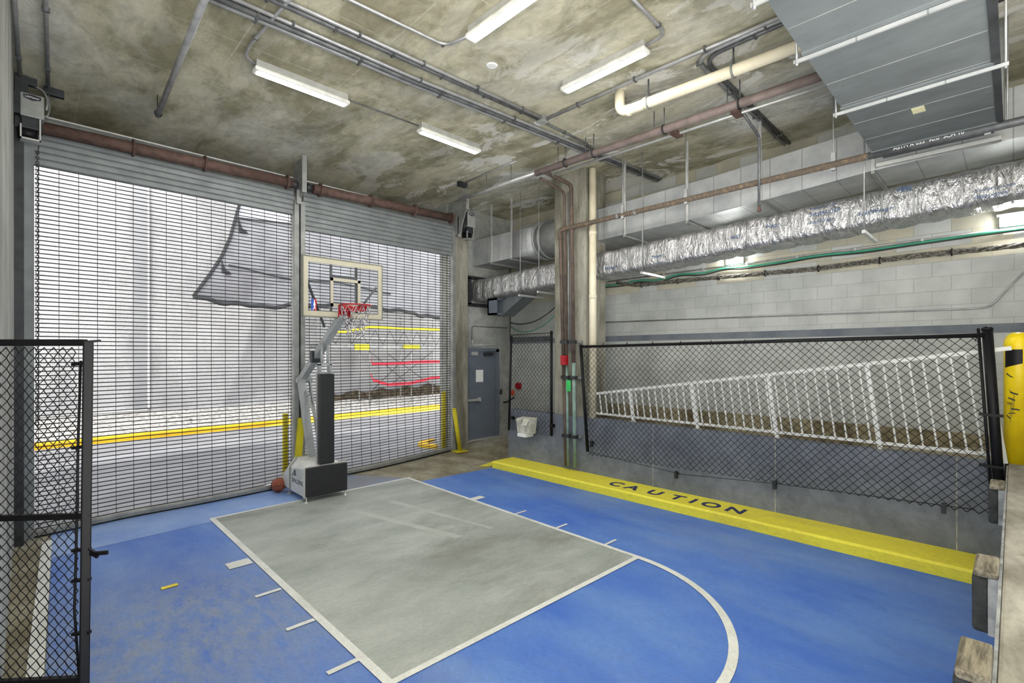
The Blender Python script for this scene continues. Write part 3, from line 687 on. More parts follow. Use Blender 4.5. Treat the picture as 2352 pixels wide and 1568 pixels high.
for a in ((7.2, 6.84, 1.05, -.08, -.12), (7.2, 7.0, 1.045, -.09, -.02)):
    part('flap', MB().hexa([(a[0], a[1], a[2]), (a[0]+.01, a[1], a[2]), (a[0]+.01, a[1]+.16, a[2]), (a[0], a[1]+.16, a[2]), (a[0]+a[3], a[1]+.02, a[2]+a[4]), (a[0]+a[3]+.01, a[1]+.02, a[2]+a[4]), (a[0]+a[3]+.01, a[1]+.14, a[2]+a[4]), (a[0]+a[3], a[1]+.14, a[2]+a[4])]), 'card', bx)
part('shelf_lip', MB().box(7.18, 7.4, 6.92, 7.16, .68, .75), 'paper', bx)
bl = empty('alarm_bell', (9.05, 9.0, 1.47), 'small red alarm bell on the far wall seen through chain-link', 'bell')
part('gong', MB().lathe([(.09, 0), (.085, .03), (.04, .05), (.01, .055)], (9.05, 9.0, 1.55), 14, 'y'), 'red', bl)
part('back_box', MB().box(9.05, 9.11, 8.93, 9.07, 1.47, 1.62), 'red', bl)
one('valve_cap', MB().lathe([(.03, 0), (.045, .02), (.045, .1), (.02, .14)], (9.05, 9.2, 1.3), 12).bar((9.05, 9.2, 1.37), (9.11, 9.2, 1.37), .03, .03), 'orange', 'small orange red valve cap on the far wall behind the narrow panel post', 'valve')

# left gate near the camera
G0, G1 = Vector((-.13, 3.775, 0)), Vector((.215, 3.43, 0))
def gp(u, z, o=0): p = G0.lerp(G1, u); d = (G1-G0).normalized(); return (p.x-d.y*o, p.y+d.x*o, z)
gt = empty('chain_link_gate', (.2, 3.44, .6), 'black chain-link gate leaf in the left foreground', 'gate', 'chain-link fencing')
fr = .02
part('mesh', chainlink(MB(), gp(.03, .62), gp(.93, .62), gp(.9, 2.39), gp(.03, 2.39), 17, 31, .003, .003), 'black', gt)
part('latch_post', MB().bar(gp(.985, .585), gp(1.03, 2.425), .042, .042), 'black', gt, .005)
part('top_rail', MB().bar(gp(0, 2.415), gp(1.0, 2.415), .035, .035), 'black', gt, .004)
part('middle_rail', MB().bar(gp(0, 1.488), gp(.98, 1.502), .03, .03), 'black', gt, .004)
part('bottom_rail', MB().bar(gp(0, .615), gp(1.0, .64), .035, .035), 'black', gt, .004)
part('tension_bar', MB().tube([gp(.93, .66), gp(.88, 1.0), gp(.9, 1.35), gp(.92, 1.9), gp(.95, 2.32)], .006, 6), 'black', gt)
for z in (2.3, 1.86, 1.5, 1.32, 1.16, .88): part('band', MB().bar(gp(.86, z, -.0), gp(1.05, z+.01, -.0), .02, .016), 'black', gt)
part('latch', MB().bar(gp(1.0, 1.3), gp(1.24, 1.31), .012, .02).bar(gp(1.02, 1.325), gp(1.14, 1.29), .012, .025), 'black', gt)
part('top_bracket', MB().bar(gp(1.03, 2.42), gp(1.16, 2.425), .012, .012), 'black_steel', gt)

# walkway railing
rl = empty('ramp_railing', (7.62, 3, 1.17), 'white steel railing tapering along the top of the grey wall', 'railing')
def rt(y): return interp([(.05, 2.42), (5.75, 1.585)], y)
rx = 7.6
part('top_rail', MB().bar((rx, 5.78, 1.585), (rx, .02, 2.425), .04, .045), 'white', rl)
part('bottom_rail', MB().bar((rx, 5.72, 1.26), (rx, .1, 1.25), .035, .035), 'white', rl)
sl = (2.42-1.585)/(5.75-.05)
def bal(yb, w, mat='white', nm='baluster', z0=1.25):
    h0 = z0
    yt = yb
    for _ in range(6): yt = yb+(rt(yt)-h0)*sl*.9
    part(nm, MB().bar((rx, yb, h0), (rx, yt, rt(yt)-.01), w, w), mat, rl)
for q in range(44):
    yb = 5.62-.128*q
    if all(abs(yb-p) > .05 for p in (4.69, 3.52, 2.36, 1.17)): bal(yb, .018)
for yp in (5.68, 4.69, 3.52, 2.36, 1.17, .07): bal(yp, .048, 'white', 'post', 1.17)
for yp in (4.69, 3.52, 2.36, 1.17): part('foot_plate', MB().box(rx-.06, rx+.06, yp-.08, yp+.06, 1.17, 1.18), 'steel', rl)

# dock bollard and bumpers
bo = empty('bollard', (7.72, -.03, 1.17), 'thick yellow bollard with a black diagonal band on the dock', 'bollard')
part('sleeve', MB().lathe([(.115, 0), (.115, 1.3), (.11, 1.35), (.085, 1.4), (.045, 1.425), (.002, 1.43)], (7.72, -.03, 1.17), 24), 'boll_yellow', bo)
def bandpt(a, h): return (7.72+.1175*math.cos(a), -.03+.1175*math.sin(a), 1.17+h)
mb = MB()
a0 = math.radians(45+45+32); a1 = a0+math.radians(75)
mb.grid(lambda u, v: bandpt(lerp(a0, a1, u), lerp(1.09, 1.24, v)+.0+(-.05*(1-u)*(1-v))), 8, 2)
part('reflective_band', mb, 'black', bo, 0, 'black slanted band near the top')
mb = MB()
for q in range(11):
    h = .48+random.uniform(0, .5); s0 = a0+random.uniform(.1, .8); l_ = random.uniform(.15, .6); hh = random.uniform(.006, .02); tl = random.uniform(-.05, .05)
    mb.grid(lambda u, v: bandpt(s0+u*l_, h+v*hh+tl*u), 6, 1)
for q in range(3):
    s0 = a0+.45+.12*q; h = .45+.05*q
    mb.grid(lambda u, v: bandpt(s0+u*.03+.04*v, h+v*.22), 1, 6)
part('scuff', mb, 'rubber', bo, 0, 'dark scrape marks')
def bumper(x, label):
    g = empty('dock_bumper', (x, .12, .83), label, 'dock bumper', 'dock bumpers')
    part('rubber_pad', MB().box(x, x+.28, .088, .165, .83, 1.14), 'rubber', g, .02)
    part('side_plate', MB().box(x-.008, x+.29, .057, .1, .83, 1.15), 'plate', g)
    part('top_block', MB().box(x-.02, x+.28, .058, .158, 1.14, 1.185), 'wood', g, .012)
for x, lb in ((3.72, 'middle dock bumper with weathered top in the right foreground'), (6.2, 'far dock bumper below the fence post foot'), (2.5, 'nearest dock bumper at the bottom edge')): bumper(x, lb)

# ------------------------------------------------------------------ basketball hoop
hp = empty('basketball_hoop', (3.48, 8.3, 0), 'portable basketball hoop with clear backboard and padded white base', 'basketball hoop')
x0, x1 = 3.13, 3.83
def ring(y, h, ch, zlo): return [(x0, y, zlo), (x0, y, h-ch), (x0+.12, y, h), (x1-.12, y, h), (x1, y, h-ch), (x1, y, zlo)]
base = part('base', MB().loft([ring(7.93, .56, .03, .08), ring(8.45, .62, .14, .09), ring(8.62, .6, .16, .1), ring(8.84, .42, .12, .12)], True, True, False), 'base_white', hp, .01)
part('base_front', MB().box(x0-.01, x1+.01, 7.9, 7.93, .07, .565), 'base_white', base)
part('base_pad', MB().box(x0+.01, x1-.005, 7.84, 7.9, .085, .55), 'pad', base, .012, 'black front pad')
text('base_lettering', 'SPALDING', .105, (x0-.001, 8.42, .25), (0, -1, 0), (0, 0, 1), 'ink', hp, .001)
mb = MB()
for (a, b) in (((8.42, .35), (8.28, .47)), ((8.28, .47), (8.25, .38)), ((8.33, .36), (8.28, .44)), ((8.28, .36), (8.3, .4))): mb.bar((x0-.002, *a), (x0-.002, *b), .003, .012, (1, 0, 0))
part('base_emblem', mb, 'ink', hp)
part('strap', MB().loft([[(x0-.006+ox, 8.5+dy, z+oz) for dy in (-.018, .018) for (ox, oz) in ()] or [(p[0], 8.5-.018, p[1]), (p[0], 8.5+.018, p[1])] for p in ((x0-.006, .1), (x0-.006, .48), (x0+.11, .63), (x1-.11, .63), (x1+.006, .48))], False, False, False), 'strap', hp)
for (x, y) in ((3.145, 7.86), (3.79, 7.86), (3.17, 8.62), (3.79, 8.62)):
    part('levelling_foot', MB().lathe([(.04, 0), (.036, .01), (.01, .016), (.01, .1)], (x, y, 0), 12), 'galv_light', hp)
po = part('post', MB().box(3.4, 3.58, 7.95, 8.1, .5, 2.06), 'arm', hp)
part('post_pad', MB().box(3.36, 3.61, 7.86, 7.96, .575, 2.04), 'pad', po, .012, 'black post pad')
part('post_head', MB().box(3.385, 3.42, 7.93, 8.03, 2.03, 2.2).box(3.56, 3.595, 7.93, 8.03, 2.03, 2.2).box(3.385, 3.595, 7.93, 8.03, 2.18, 2.215), 'arm', po)
for x in (3.44, 3.54): part('ram', MB().tube([(x, 7.97, 2.2), (x, 7.97, 2.56)], .022, 8), 'arm', hp)
part('lower_arm', MB().bar((3.47, 8.42, .52), (3.47, 8.9, 1.9), .11, .1).bar((3.62, 8.42, .52), (3.62, 8.9, 1.9), .03, .06), 'arm', hp)
part('lift_spring', MB().tube([(3.5, 8.2, 1.1), (3.5, 8.76, 1.72)], .022, 8), 'galv_light', hp)
part('elbow', MB().tube([(3.4, 8.92, 1.9), (3.66, 8.92, 1.9)], .05, 12), 'arm', hp)
part('upper_arm', MB().bar((3.5, 9.0, 1.88), (3.52, 7.38, 2.98), .11, .105), 'arm', hp)
part('arm_clamp', MB().box(3.42, 3.6, 8.3, 8.4, 2.22, 2.42), 'black_steel', hp)
bxl, bxr, bz0, bz1, by = 2.93, 4.22, 2.945, 3.83, 7.42
bd = part('backboard', MB().box(bxl+.05, bxr-.05, by, by+.012, bz0+.05, bz1-.05), 'glass', hp, 0, 'clear acrylic backboard sheet')
mb = MB(); w = .075
for (a, b, c_, d_) in ((bxl, bxr, bz0, bz0+w), (bxl, bxr, bz1-w, bz1), (bxl, bxl+w*.85, bz0+w, bz1-w), (bxr-w*.85, bxr, bz0+w, bz1-w)): mb.box(a, b, by-.004, by+.02, c_, d_)
part('board_border', mb, 'board_frame', bd)
mb = MB()
for (a, b, c_, d_) in ((bxl-.012, bxr+.012, bz0-.02, bz0), (bxl-.012, bxr+.012, bz1, bz1+.02), (bxl-.018, bxl, bz0-.02, bz1+.02), (bxr, bxr+.018, bz0-.02, bz1+.02)): mb.box(a, b, by-.008, by+.05, c_, d_)
part('board_frame', mb, 'board_edge', bd, .003)
mb = MB(); w = .045; tx0, tx1, tz0, tz1 = 3.34, 3.84, 3.11, 3.55
for (a, b, c_, d_) in ((tx0, tx1, tz0, tz0+w), (tx0, tx1, tz1-w, tz1), (tx0, tx0+w, tz0, tz1), (tx1-w, tx1, tz0, tz1)): mb.box(a, b, by-.005, by-.001, c_, d_)
part('target_square', mb, 'board_frame', bd)
mb = MB()
for x in (3.37, 3.79): mb.bar((x, by+.05, bz0), (x, by+.05, bz1), .034, .03)
mb.bar((3.37, by+.05, 3.58), (3.79, by+.05, 3.58), .03, .028)
for s, xa, xb in ((-1, 3.0, 3.4), (1, 4.16, 3.75)): mb.bar((xa, by+.06, 3.48), (xb, by+.35, 2.8), .03, .03)
part('support_frame', mb, 'dark_conduit', hp)
lg = (3.04, by-.006, 3.02)
part('emblem', MB().box(lg[0], lg[0]+.04, by-.006, by-.001, lg[2], lg[2]+.18), 'logo_blue', bd, 0, 'blue half of a small emblem')
part('emblem', MB().box(lg[0]+.04, lg[0]+.08, by-.006, by-.001, lg[2], lg[2]+.18), 'red', bd, 0, 'red half of a small emblem')
part('emblem', MB().prism([(lg[0]+x, by-.008, lg[2]+z) for x, z in ((.02, .01), (.045, .06), (.032, .09), (.04, .13), (.046, .165), (.056, .165), (.054, .13), (.066, .09), (.056, .07), (.068, .01), (.05, .045), (.035, .02))], (0, .002, 0)), 'paper', bd, 0, 'white figure of a small emblem')
rc = (3.56, 7.035, 3.105)
rim = part('rim', MB().tube(arc(rc, .228, 0, 2*PI, 32, rc[2])[:-1], .011, 8, closed=True), 'red', hp)
mb = MB()
for (a0_, a1_) in ((20, 160),): mb.loft([[(rc[0]+r_*math.cos(math.radians(a)), rc[1]+r_*math.sin(math.radians(a)), rc[2]+z_) for r_, z_ in ((.236, -.01), (.24, -.075), (.236, -.075), (.232, -.01))] for a in range(a0_, a1_+1, 7)], True, True, False)
mb.prism([(rc[0]-.1, rc[1]+.2, rc[2]-.005), (rc[0]+.1, rc[1]+.2, rc[2]-.005), (rc[0]+.09, by-.02, rc[2]-.005), (rc[0]-.09, by-.02, rc[2]-.005)], (0, 0, -.02))
mb.box(rc[0]-.1, rc[0]+.1, by-.04, by-.004, rc[2]-.16, rc[2]+.03)
mb.prism([(rc[0]-.08, rc[1]+.2, rc[2]-.02), (rc[0]-.08, by-.03, rc[2]-.02), (rc[0]-.08, by-.03, rc[2]-.15)], (.012, 0, 0)); mb.prism([(rc[0]+.07, rc[1]+.2, rc[2]-.02), (rc[0]+.07, by-.03, rc[2]-.02), (rc[0]+.07, by-.03, rc[2]-.15)], (.012, 0, 0))
part('rim_bracket', mb, 'red', rim)
mb = MB(); n = 12
def npt(i, k):
    prof = [(.222, 0), (.2, -.13), (.165, -.24), (.138, -.31), (.125, -.38), (.127, -.44), (.135, -.49)]
    r_, z_ = prof[k]; a = 2*PI*(i+.5*(k % 2))/n
    return (rc[0]+r_*math.cos(a), rc[1]+r_*math.sin(a), rc[2]+z_)
for i in range(n):
    for k in range(6):
        mb.tube([npt(i, k), npt(i, k+1)], .0042, 5); j = i+1 if k % 2 else i-1
        mb.tube([npt(i, k), npt(j, k+1)], .0042, 5)
part('net', mb, 'net', rim)
bs = empty('basketball', (3.07, 8.86, 0), 'worn orange basketball behind the left side of the hoop base', 'ball')
mb = MB().lathe([(.12*math.sin(PI*q/12), -.12*math.cos(PI*q/12)+.12) for q in range(13)], (3.07, 8.86, 0), 20)
part('ball_skin', mb, 'ball', bs)
mb = MB()
mb.tube([(3.07+.121*math.cos(2*PI*q/24), 8.86+.121*math.sin(2*PI*q/24), .12) for q in range(24)], .003, 4, closed=True)
mb.tube([(3.07+.121*math.cos(2*PI*q/24), 8.86, .12+.121*math.sin(2*PI*q/24)) for q in range(24)], .003, 4, closed=True)
part('seam', mb, 'black', bs)
one('sticker', MB().box(.95, 1.09, 5.96, 6.02, .0075, .011), 'tape_y', 'small pale yellow sticker on the blue floor', 'sticker')

# ------------------------------------------------------------------ lamps
def fixture(c, L, along, label):
    g = empty('ceiling_lamp', (c[0], c[1], 5.74), label, 'ceiling light', 'tube lamps on the concrete ceiling')
    def B(l, w, z0, z1):
        return MB().box(c[0]-l/2, c[0]+l/2, c[1]-w/2, c[1]+w/2, z0, z1) if along == 'x' else MB().box(c[0]-w/2, c[0]+w/2, c[1]-l/2, c[1]+l/2, z0, z1)
    part('housing', B(L-.04, .1, 5.81, 5.9), 'galv_light', g, .006)
    part('lens_rim', B(L, .15, 5.757, 5.815), 'lens_rim', g, .02)
    def lens(l, w, z0, z1, t_):
        q = [(-l/2, -w/2), (l/2, -w/2), (l/2, w/2), (-l/2, w/2)]; q2 = [(-l/2+t_, -w/2+t_), (l/2-t_, -w/2+t_), (l/2-t_, w/2-t_), (-l/2+t_, w/2-t_)]
        f = (lambda p, z: (c[0]+p[0], c[1]+p[1], z)) if along == 'x' else (lambda p, z: (c[0]+p[1], c[1]+p[0], z))
        return MB().loft([[f(p, z1) for p in q], [f(p, z0) for p in q2]], True, True, False)
    part('lens', lens(L-.09, .105, 5.754, 5.758, .003), 'lens', g)
fixture((2.53, 6.4), 1.2, 'x', 'ceiling lamp above the left grille, nearer the left wall')
fixture((4.85, 6.36), 1.2, 'x', 'smallest ceiling lamp, straight above the hoop side of the room')
fixture((3.43, 3.55), 1.2, 'y', 'ceiling lamp cut by the top edge of the photo')
fixture((4.97, 3.5), 1.22, 'y', 'ceiling lamp beside the cream drain pipe')
def wall_lamp(y, z, label):
    g = empty('wall_lamp', (9.05, y, z), label, 'wall light', 'bulkhead lamps on the block wall')
    part('back_plate', MB().box(9.05, 9.11, y-.16, y+.16, z-.07, z+.07), 'steel', g, .01)
    part('hood', MB().box(8.9, 9.11, y-.18, y+.18, z+.07, z+.085), 'steel', g)
    part('lens', MB().loft([[(9.05, y-.14, z-.06), (9.05, y+.14, z-.06), (9.05, y+.14, z+.06), (9.05, y-.14, z+.06)], [(8.99, y-.11, z-.05), (8.99, y+.11, z-.05), (8.99, y+.11, z+.03), (8.99, y-.11, z+.03)]]), 'lamp', g)
wall_lamp(3.52, 4.05, 'glowing bulkhead lamp on the block wall under the foil duct middle')
wall_lamp(-.02, 4.08, 'glowing bulkhead lamp at the far right edge of the block wall')

# ------------------------------------------------------------------ ducts
rd = empty('galvanised_duct', (8.2, 4, 4.5), 'long galvanised air duct hung below the ceiling along the block wall', 'duct')
def rc_ring(y, xa, xb, za, zb2): return [(xa, y, za), (xb, y, za), (xb, y, zb2), (xa, y, zb2)]
part('square_section', MB().loft([rc_ring(9.36, 7.82, 8.65, 4.53, 5.16), rc_ring(7.95, 7.82, 8.65, 4.55, 5.15)], True, True, False), 'galv', rd)
N_ = 32
def sq(i, y, xa, xb, za, zb2):
    a = 2*PI*i/N_+PI/4; c_, s_ = math.cos(a), math.sin(a); m = max(abs(c_), abs(s_)); return ((xa+xb)/2+(xb-xa)/2*c_/m, y, (za+zb2)/2+(zb2-za)/2*s_/m)
def ci(i, y, cx_, cz, r_): a = 2*PI*i/N_+PI/4; return (cx_+r_*math.cos(a), y, cz+r_*math.sin(a))
part('transition', MB().loft([[sq(i, 7.95, 7.82, 8.65, 4.55, 5.15) for i in range(N_)], [ci(i, 7.35, 8.25, 4.9, .4) for i in range(N_)]]), 'galv', rd)
part('round_section', MB().loft([[ci(i, y, 8.25, 4.9, .4) for i in range(N_)] for y in (7.35, 6.1)]), 'steel', rd)
for y in (7.35, 7.2): part('flange', MB().loft([[ci(i, y-.02, 8.25, 4.9, .43) for i in range(N_)], [ci(i, y+.02, 8.25, 4.9, .43) for i in range(N_)]]), 'galv', rd)
part('fan_bracket', MB().box(7.86, 7.95, 6.6, 6.7, 4.9, 5.5).box(7.84, 8.2, 6.55, 6.75, 5.2, 5.3), 'steel', rd)
part('main_section', MB().loft([rc_ring(6.1, 7.82, 8.7, 4.54, 5.13), rc_ring(3.5, 7.82, 8.7, 4.6, 5.2), rc_ring(1.3, 7.82, 8.7, 4.74, 5.31), rc_ring(-2, 7.82, 8.7, 4.8, 5.36)], True, True, False), 'galv', rd)
for (y, z0) in ((8.65, 4.54), (7.97, 4.55), (5.0, 4.56), (3.8, 4.58), (2.66, 4.66), (1.28, 4.74)):
    part('hanger_strap', MB().box(7.795, 7.815, y-.02, y+.02, z0-.02, 5.9), 'galv_light', rd)
    part('hanger_bar', MB().box(7.78, 8.75, y-.02, y+.02, z0-.05, z0-.01), 'steel', rd)
fd = empty('foil_wrapped_duct', (8.05, 4, 3.7), 'silver foil wrapped duct running below the galvanised duct', 'duct')
def fo(y, i, n=28, grow=1.):
    zt = 4.515-.036*y; zl = 4.11-.045*y-.04; xa, xb = 7.74, 8.34
    cx_, cz = (xa+xb)/2, (zt+zl)/2; a = 2*PI*i/n; p = .42
    c_, s_ = math.cos(a), math.sin(a)
    X = math.copysign(abs(c_)**p, c_)*(xb-xa)/2; Z = math.copysign(abs(s_)**p, s_)*(zt-zl)/2
    ph = ((y+.08*math.sin(y*1.7)) % .31)/.31
    bul = 1+.11*(math.sin(PI*ph)**.5-.7)*grow+.02*math.sin(y*23+a*3)*math.sin(y*11-a*2)*grow
    return (cx_+X*bul, y, cz+Z*bul)
ys = [9.34-.04*q for q in range(281)]
part('foil_jacket', MB().loft([[fo(y, i) for i in range(28)] for y in ys]), 'foil', fd)
def ystrap(y):                                  # next waist of the jacket
    y -= .2
    while ((y+.08*math.sin(y*1.7)) % .31) > .015: y -= .004
    return y
y = ystrap(9.3)
while y > -1.8:
    def st(dy, k): return [((lambda p: (8.04+(p[0]-8.04)*k, y+dy, (lambda m: m+(p[2]-m)*k)((4.515-.036*y+4.07-.045*y)/2)))(fo(y, i, 28, 0.))) for i in range(28)]
    part('strap', MB().loft([st(-.011, .94), st(-.011, .972), st(.011, .972), st(.011, .94)]), 'steel', fd)
    y = ystrap(y)
text('jacket_lettering', 'Thermal Ceramics', .044, (7.7, .32, 4.20), (0, -1, .03), (0, 0, 1), 'ink_blue', fd, .002)
text('jacket_lettering', 'FIREMASTER', .05, (7.7, .32, 4.12), (0, -1, .03), (0, 0, 1), 'ink_blue', fd, .002)
text('jacket_lettering', 'Thermal Ceramics', .042, (7.69, 1.97, 4.34), (0, -1, .03), (0, 0, 1), 'ink_blue', fd, .002)
text('jacket_lettering', 'FIREMASTER', .066, (7.69, 1.97, 4.25), (0, -1, .03), (0, 0, 1), 'ink_blue', fd, .002)
text('jacket_lettering', 'FastWrap+', .062, (7.69, 1.97, 4.15), (0, -1, .03), (0, 0, 1), 'ink_blue', fd, .002)
for (yy, zz, b, s_) in ((5.35, 3.93, 'Wrap+', .09), (3.05, 4.12, 'FAST', .07), (1.42, 4.15, 'FastWrap+', .08), (1.02, 4.36, 'FIRE', .08), (4.4, 4.02, 'Thermal', .06), (2.55, 4.2, 'Wrap+', .07)):
    text('jacket_lettering', b, s_, (7.69, yy, zz), (0, -1, .03), (0, 0, 1), 'ink_blue', fd, .002)
for (yy, zt) in ((7.55, 5.9), (7.0, 5.9), (4.55, 5.9), (1.35, 5.9)):
    part('hanger_rod', MB().tube([(7.66, yy, 4.0-.04*yy+.02), (7.66, yy, zt)], .009, 6), 'conduit', fd)
    part('hanger_bar', MB().box(7.62, 8.42, yy-.02, yy+.02, 4.02-.045*yy-.05, 4.02-.045*yy-.01), 'galv_light', fd)
part('wall_collar', MB().box(7.64, 7.72, 9.28, 9.36, 3.58, 4.24).box(7.64, 8.5, 9.28, 9.36, 4.2, 4.28).box(7.64, 8.5, 9.28, 9.36, 3.54, 3.62), 'black_steel', fd, 0, 'dark opening rim at the wall')
vr = empty('air_register', (8.1, 8.6, 3.3), 'dark square air register with sloping neck under the foil duct', 'register')
part('register_box', MB().box(7.82, 7.86, 8.5, 8.8, 3.3, 3.68).box(8.3, 8.34, 8.5, 8.8, 3.3, 3.68).box(7.82, 8.34, 8.5, 8.8, 3.3, 3.34).box(7.82, 8.34, 8.5, 8.8, 3.64, 3.68).box(7.82, 8.34, 8.76, 8.8, 3.3, 3.68).box(8.04, 8.08, 8.5, 8.8, 3.3, 3.66), 'door', vr)
part('neck', MB().loft([[(8.0, 8.5, 3.28), (8.4, 8.5, 3.28), (8.4, 8.5, 3.62), (8.0, 8.5, 3.62)], [(8.0, 7.75, 3.7), (8.4, 7.75, 3.7), (8.4, 7.75, 3.95), (8.0, 7.75, 3.95)]], True, True, False), 'duct_blue', vr)
bg = empty('ceiling_duct', (5, .66, 4.8), 'broad flat blue grey duct overhead at the upper right', 'duct')
part('duct_body', MB().box(1.6, 7.3, .13, 1.2, 4.8, 5.72), 'duct_blue', bg)
part('collar', MB().box(7.3, 7.8, .16, 1.17, 4.86, 5.6), 'duct_blue', bg)
for x in (3.55, 4.5, 5.78, 7.28):
    part('seam_angle', MB().box(x-.03, x+.012, .12, 1.21, 4.785, 4.8), 'duct_blue', bg)
    part('hanger_bar', MB().box(x+.02, x+.038, .03, 1.28, 4.755, 4.785), 'galv', bg)
    for y in (.05, 1.26): part('hanger_rod', MB().tube([(x+.035, y, 4.74), (x+.045, y, 5.9)], .01, 6), 'conduit', bg)
for q in range(10): part('seam_rib', MB().box(1.9+.32*q*1.7, 1.905+.32*q*1.7, .14, 1.19, 4.796, 4.8), 'steel', bg)
part('edge_angle', MB().box(1.6, 7.3, .08, .13, 4.79, 4.86), 'black_steel', bg)
part('label', MB().hexa([(6.28, .62, 4.794), (6.42, .62, 4.794), (6.42, .72, 4.794), (6.28, .72, 4.794), (6.28, .62, 4.8), (6.42, .62, 4.8), (6.42, .72, 4.8), (6.28, .72, 4.8)]), 'label', bg, 0, 'pale yellow paper label')
part('bottom_lip', MB().box(7.74, 7.83, .1, 1.24, 4.755, 4.80), 'galv_light', bg)

# ------------------------------------------------------------------ pipes
cp = empty('drain_pipe', (5.75, 2.6, 5.5), 'thick cream drain pipe with an elbow below the ceiling', 'pipe')
part('run', MB().tube(bend([(5.68, 3.72, 5.9), (5.68, 3.72, 5.6), (5.82, 1.0, 5.6)], .16, 8), .066, 16), 'cream', cp)
for y in (3.62, 3.35, ): part('coupling', MB().tube([(5.69, y, 5.6), (5.69, y-.05, 5.6)], .074, 16), 'cream', cp)
for y in (3.3, 2.25):
    xx = 5.68+.14*(3.72-y)/2.7
    h = part('hanger', MB().tube([(xx+.075*math.cos(2*PI*q/16), y, 5.6+.075*math.sin(2*PI*q/16)) for q in range(16)], .012, 6, closed=True), 'steel', cp)
    part('hanger_rod', MB().tube([(xx-.05, y, 5.66), (xx, y, 5.76), (xx, y, 5.9)], .01, 6).tube([(xx+.05, y, 5.66), (xx, y, 5.76)], .01, 6), 'dark_conduit', h)
rm = empty('sprinkler_main', (6.5, 4, 5.5), 'red brown sprinkler main pipe crossing below the ceiling', 'pipe')
part('run', MB().tube([(6.44, 5.95, 5.58), (6.6, 1.0, 5.6)], .058, 14), 'redmain', rm)
part('thin_end', MB().tube([(6.46, 8.15, 5.6), (6.44, 5.9, 5.59)], .03, 10), 'galv_light', rm, 0, 'thin pale end of the main')
part('grey_rail', MB().tube([(6.6, 5.7, 5.53), (6.72, 1.0, 5.53)], .022, 8), 'galv_light', rm, 0, 'thin pale grey pipe alongside')
for y in (5.3, 4.73, 3.52, 2.48):
    xx = 6.44+.16*(5.95-y)/4.95
    h = part('clamp', MB().tube([(xx+.066*math.cos(2*PI*q/14), y, 5.585+.066*math.sin(2*PI*q/14)) for q in range(14)], .012, 6, closed=True), 'black_steel', rm)
    part('hanger_rod', MB().tube([(xx, y, 5.65), (xx, y, 5.9)], .008, 6), 'dark_conduit', h)
    part('hanger_rod', MB().tube([(xx, y+.16, 5.62), (xx, y+.16, 5.9)], .007, 6), 'dark_conduit', rm)
for y in (3.4, 2.55): part('coupling', MB().box(6.55, 6.75, y-.05, y+.05, 5.5, 5.55), 'rust', rm)
for y, x in ((7.9, 6.46), (7.3, 6.455), (6.6, 6.45)): part('hanger_rod', MB().tube([(x, y, 5.61), (x, y, 5.9)], .007, 6), 'dark_conduit', rm)
part('branch', MB().tube(bend([(6.72, 2.5, 5.53), (7.3, 2.5, 5.4), (7.3, 2.5, 4.42)], .06), .02, 8), 'dark_conduit', rm)
part('sprinkler_head', MB().lathe([(.012, 0), (.03, .01), (.02, .05), (.02, .09)], (7.3, 2.5, 4.35), 10), 'rust', rm)
sx = 7.40
def stand(name, ytop, ybot, ztop, zmid, r, start, label, matlo):
    s = empty(name, (sx, ybot, .22), label, 'pipe', 'standpipes in front of the pillar')
    ym = lerp(ybot, ytop, (zmid-.22)/(ztop-.22))
    up = bend(start+[(sx, ytop, ztop), (sx, ym, zmid)], .09)
    part('upper_pipe', MB().tube(up, r, 12), 'brown_pipe', s)
    part('lower_pipe', MB().tube([(sx, ym, zmid), (sx, ybot, .22)], r*1.03, 12), matlo, s)
    return s
stand('standpipe', 6.2, 6.05, 4.77, 1.9, .034, [(7.42, 6.1, 4.77)], 'brown standpipe dropping from the rusty pipe elbow, leftmost at the pillar', 'brown_pipe')
stand('standpipe', 6.1, 6.0, 5.5, 2.15, .026, [(6.72, 6.1, 5.6)], 'slim standpipe with red alarm box and pale green foot', 'green_pipe')
stand('standpipe', 5.93, 5.83, 5.6, 2.2, .036, [(6.64, 5.95, 5.66)], 'thick standpipe with pale green foot, rightmost at the pillar', 'green_pipe')
for q, (yy, lb) in enumerate(((6.0, 'thin grey conduit between the standpipes, left one'), (5.95, 'thin grey conduit between the standpipes, right one'))):
    pipe('thin_conduit', [(7.43, yy+.03, 5.5), (7.43, yy, 2.4)], .012, 'conduit', lb, 'conduit', None, .05, 8)
for z, o in ((2.6, .02), (1.92, 0), (.8, -.02)):
    g = empty('pipe_strut', (7.46, 6.0, z), {2.6: 'top strut clamp row holding the standpipes', 1.92: 'middle strut clamp row holding the standpipes', .8: 'lowest strut clamp row holding the standpipes'}[z], 'pipe clamp', 'strut clamps on the pillar')
    part('strut', MB().box(7.44, 7.5, 5.72, 6.2, z-.02, z+.02), 'steel', g)
    for y in (6.1+o, 6.02+o, 5.85+o): part('clamp', MB().loft([[(7.45, y-.045, z+q), (7.355, y-.045, z+q), (7.35, y+.045, z+q), (7.45, y+.045, z+q)] for q in (-.03, .03)], True, True, False), 'black_steel', g)
fa = one('alarm_box', MB().box(7.3, 7.37, 5.97, 6.11, 2.16, 2.34).box(7.29, 7.3, 6.0, 6.03, 2.2, 2.31), 'red', 'small red alarm box fixed on the standpipes', 'alarm box', None, .008)
one('green_tag', MB().box(7.345, 7.352, 5.9, 6.0, 1.66, 1.87), 'green', 'bright green tag on the pale green standpipe', 'tag')
wp = empty('downpipe', (7.44, 5.55, 1.17), 'cream vertical downpipe on the right side of the pillar', 'pipe')
part('run', MB().tube([(7.56, 5.54, 1.17), (7.56, 5.54, 5.84)], .068, 16), 'cream', wp)
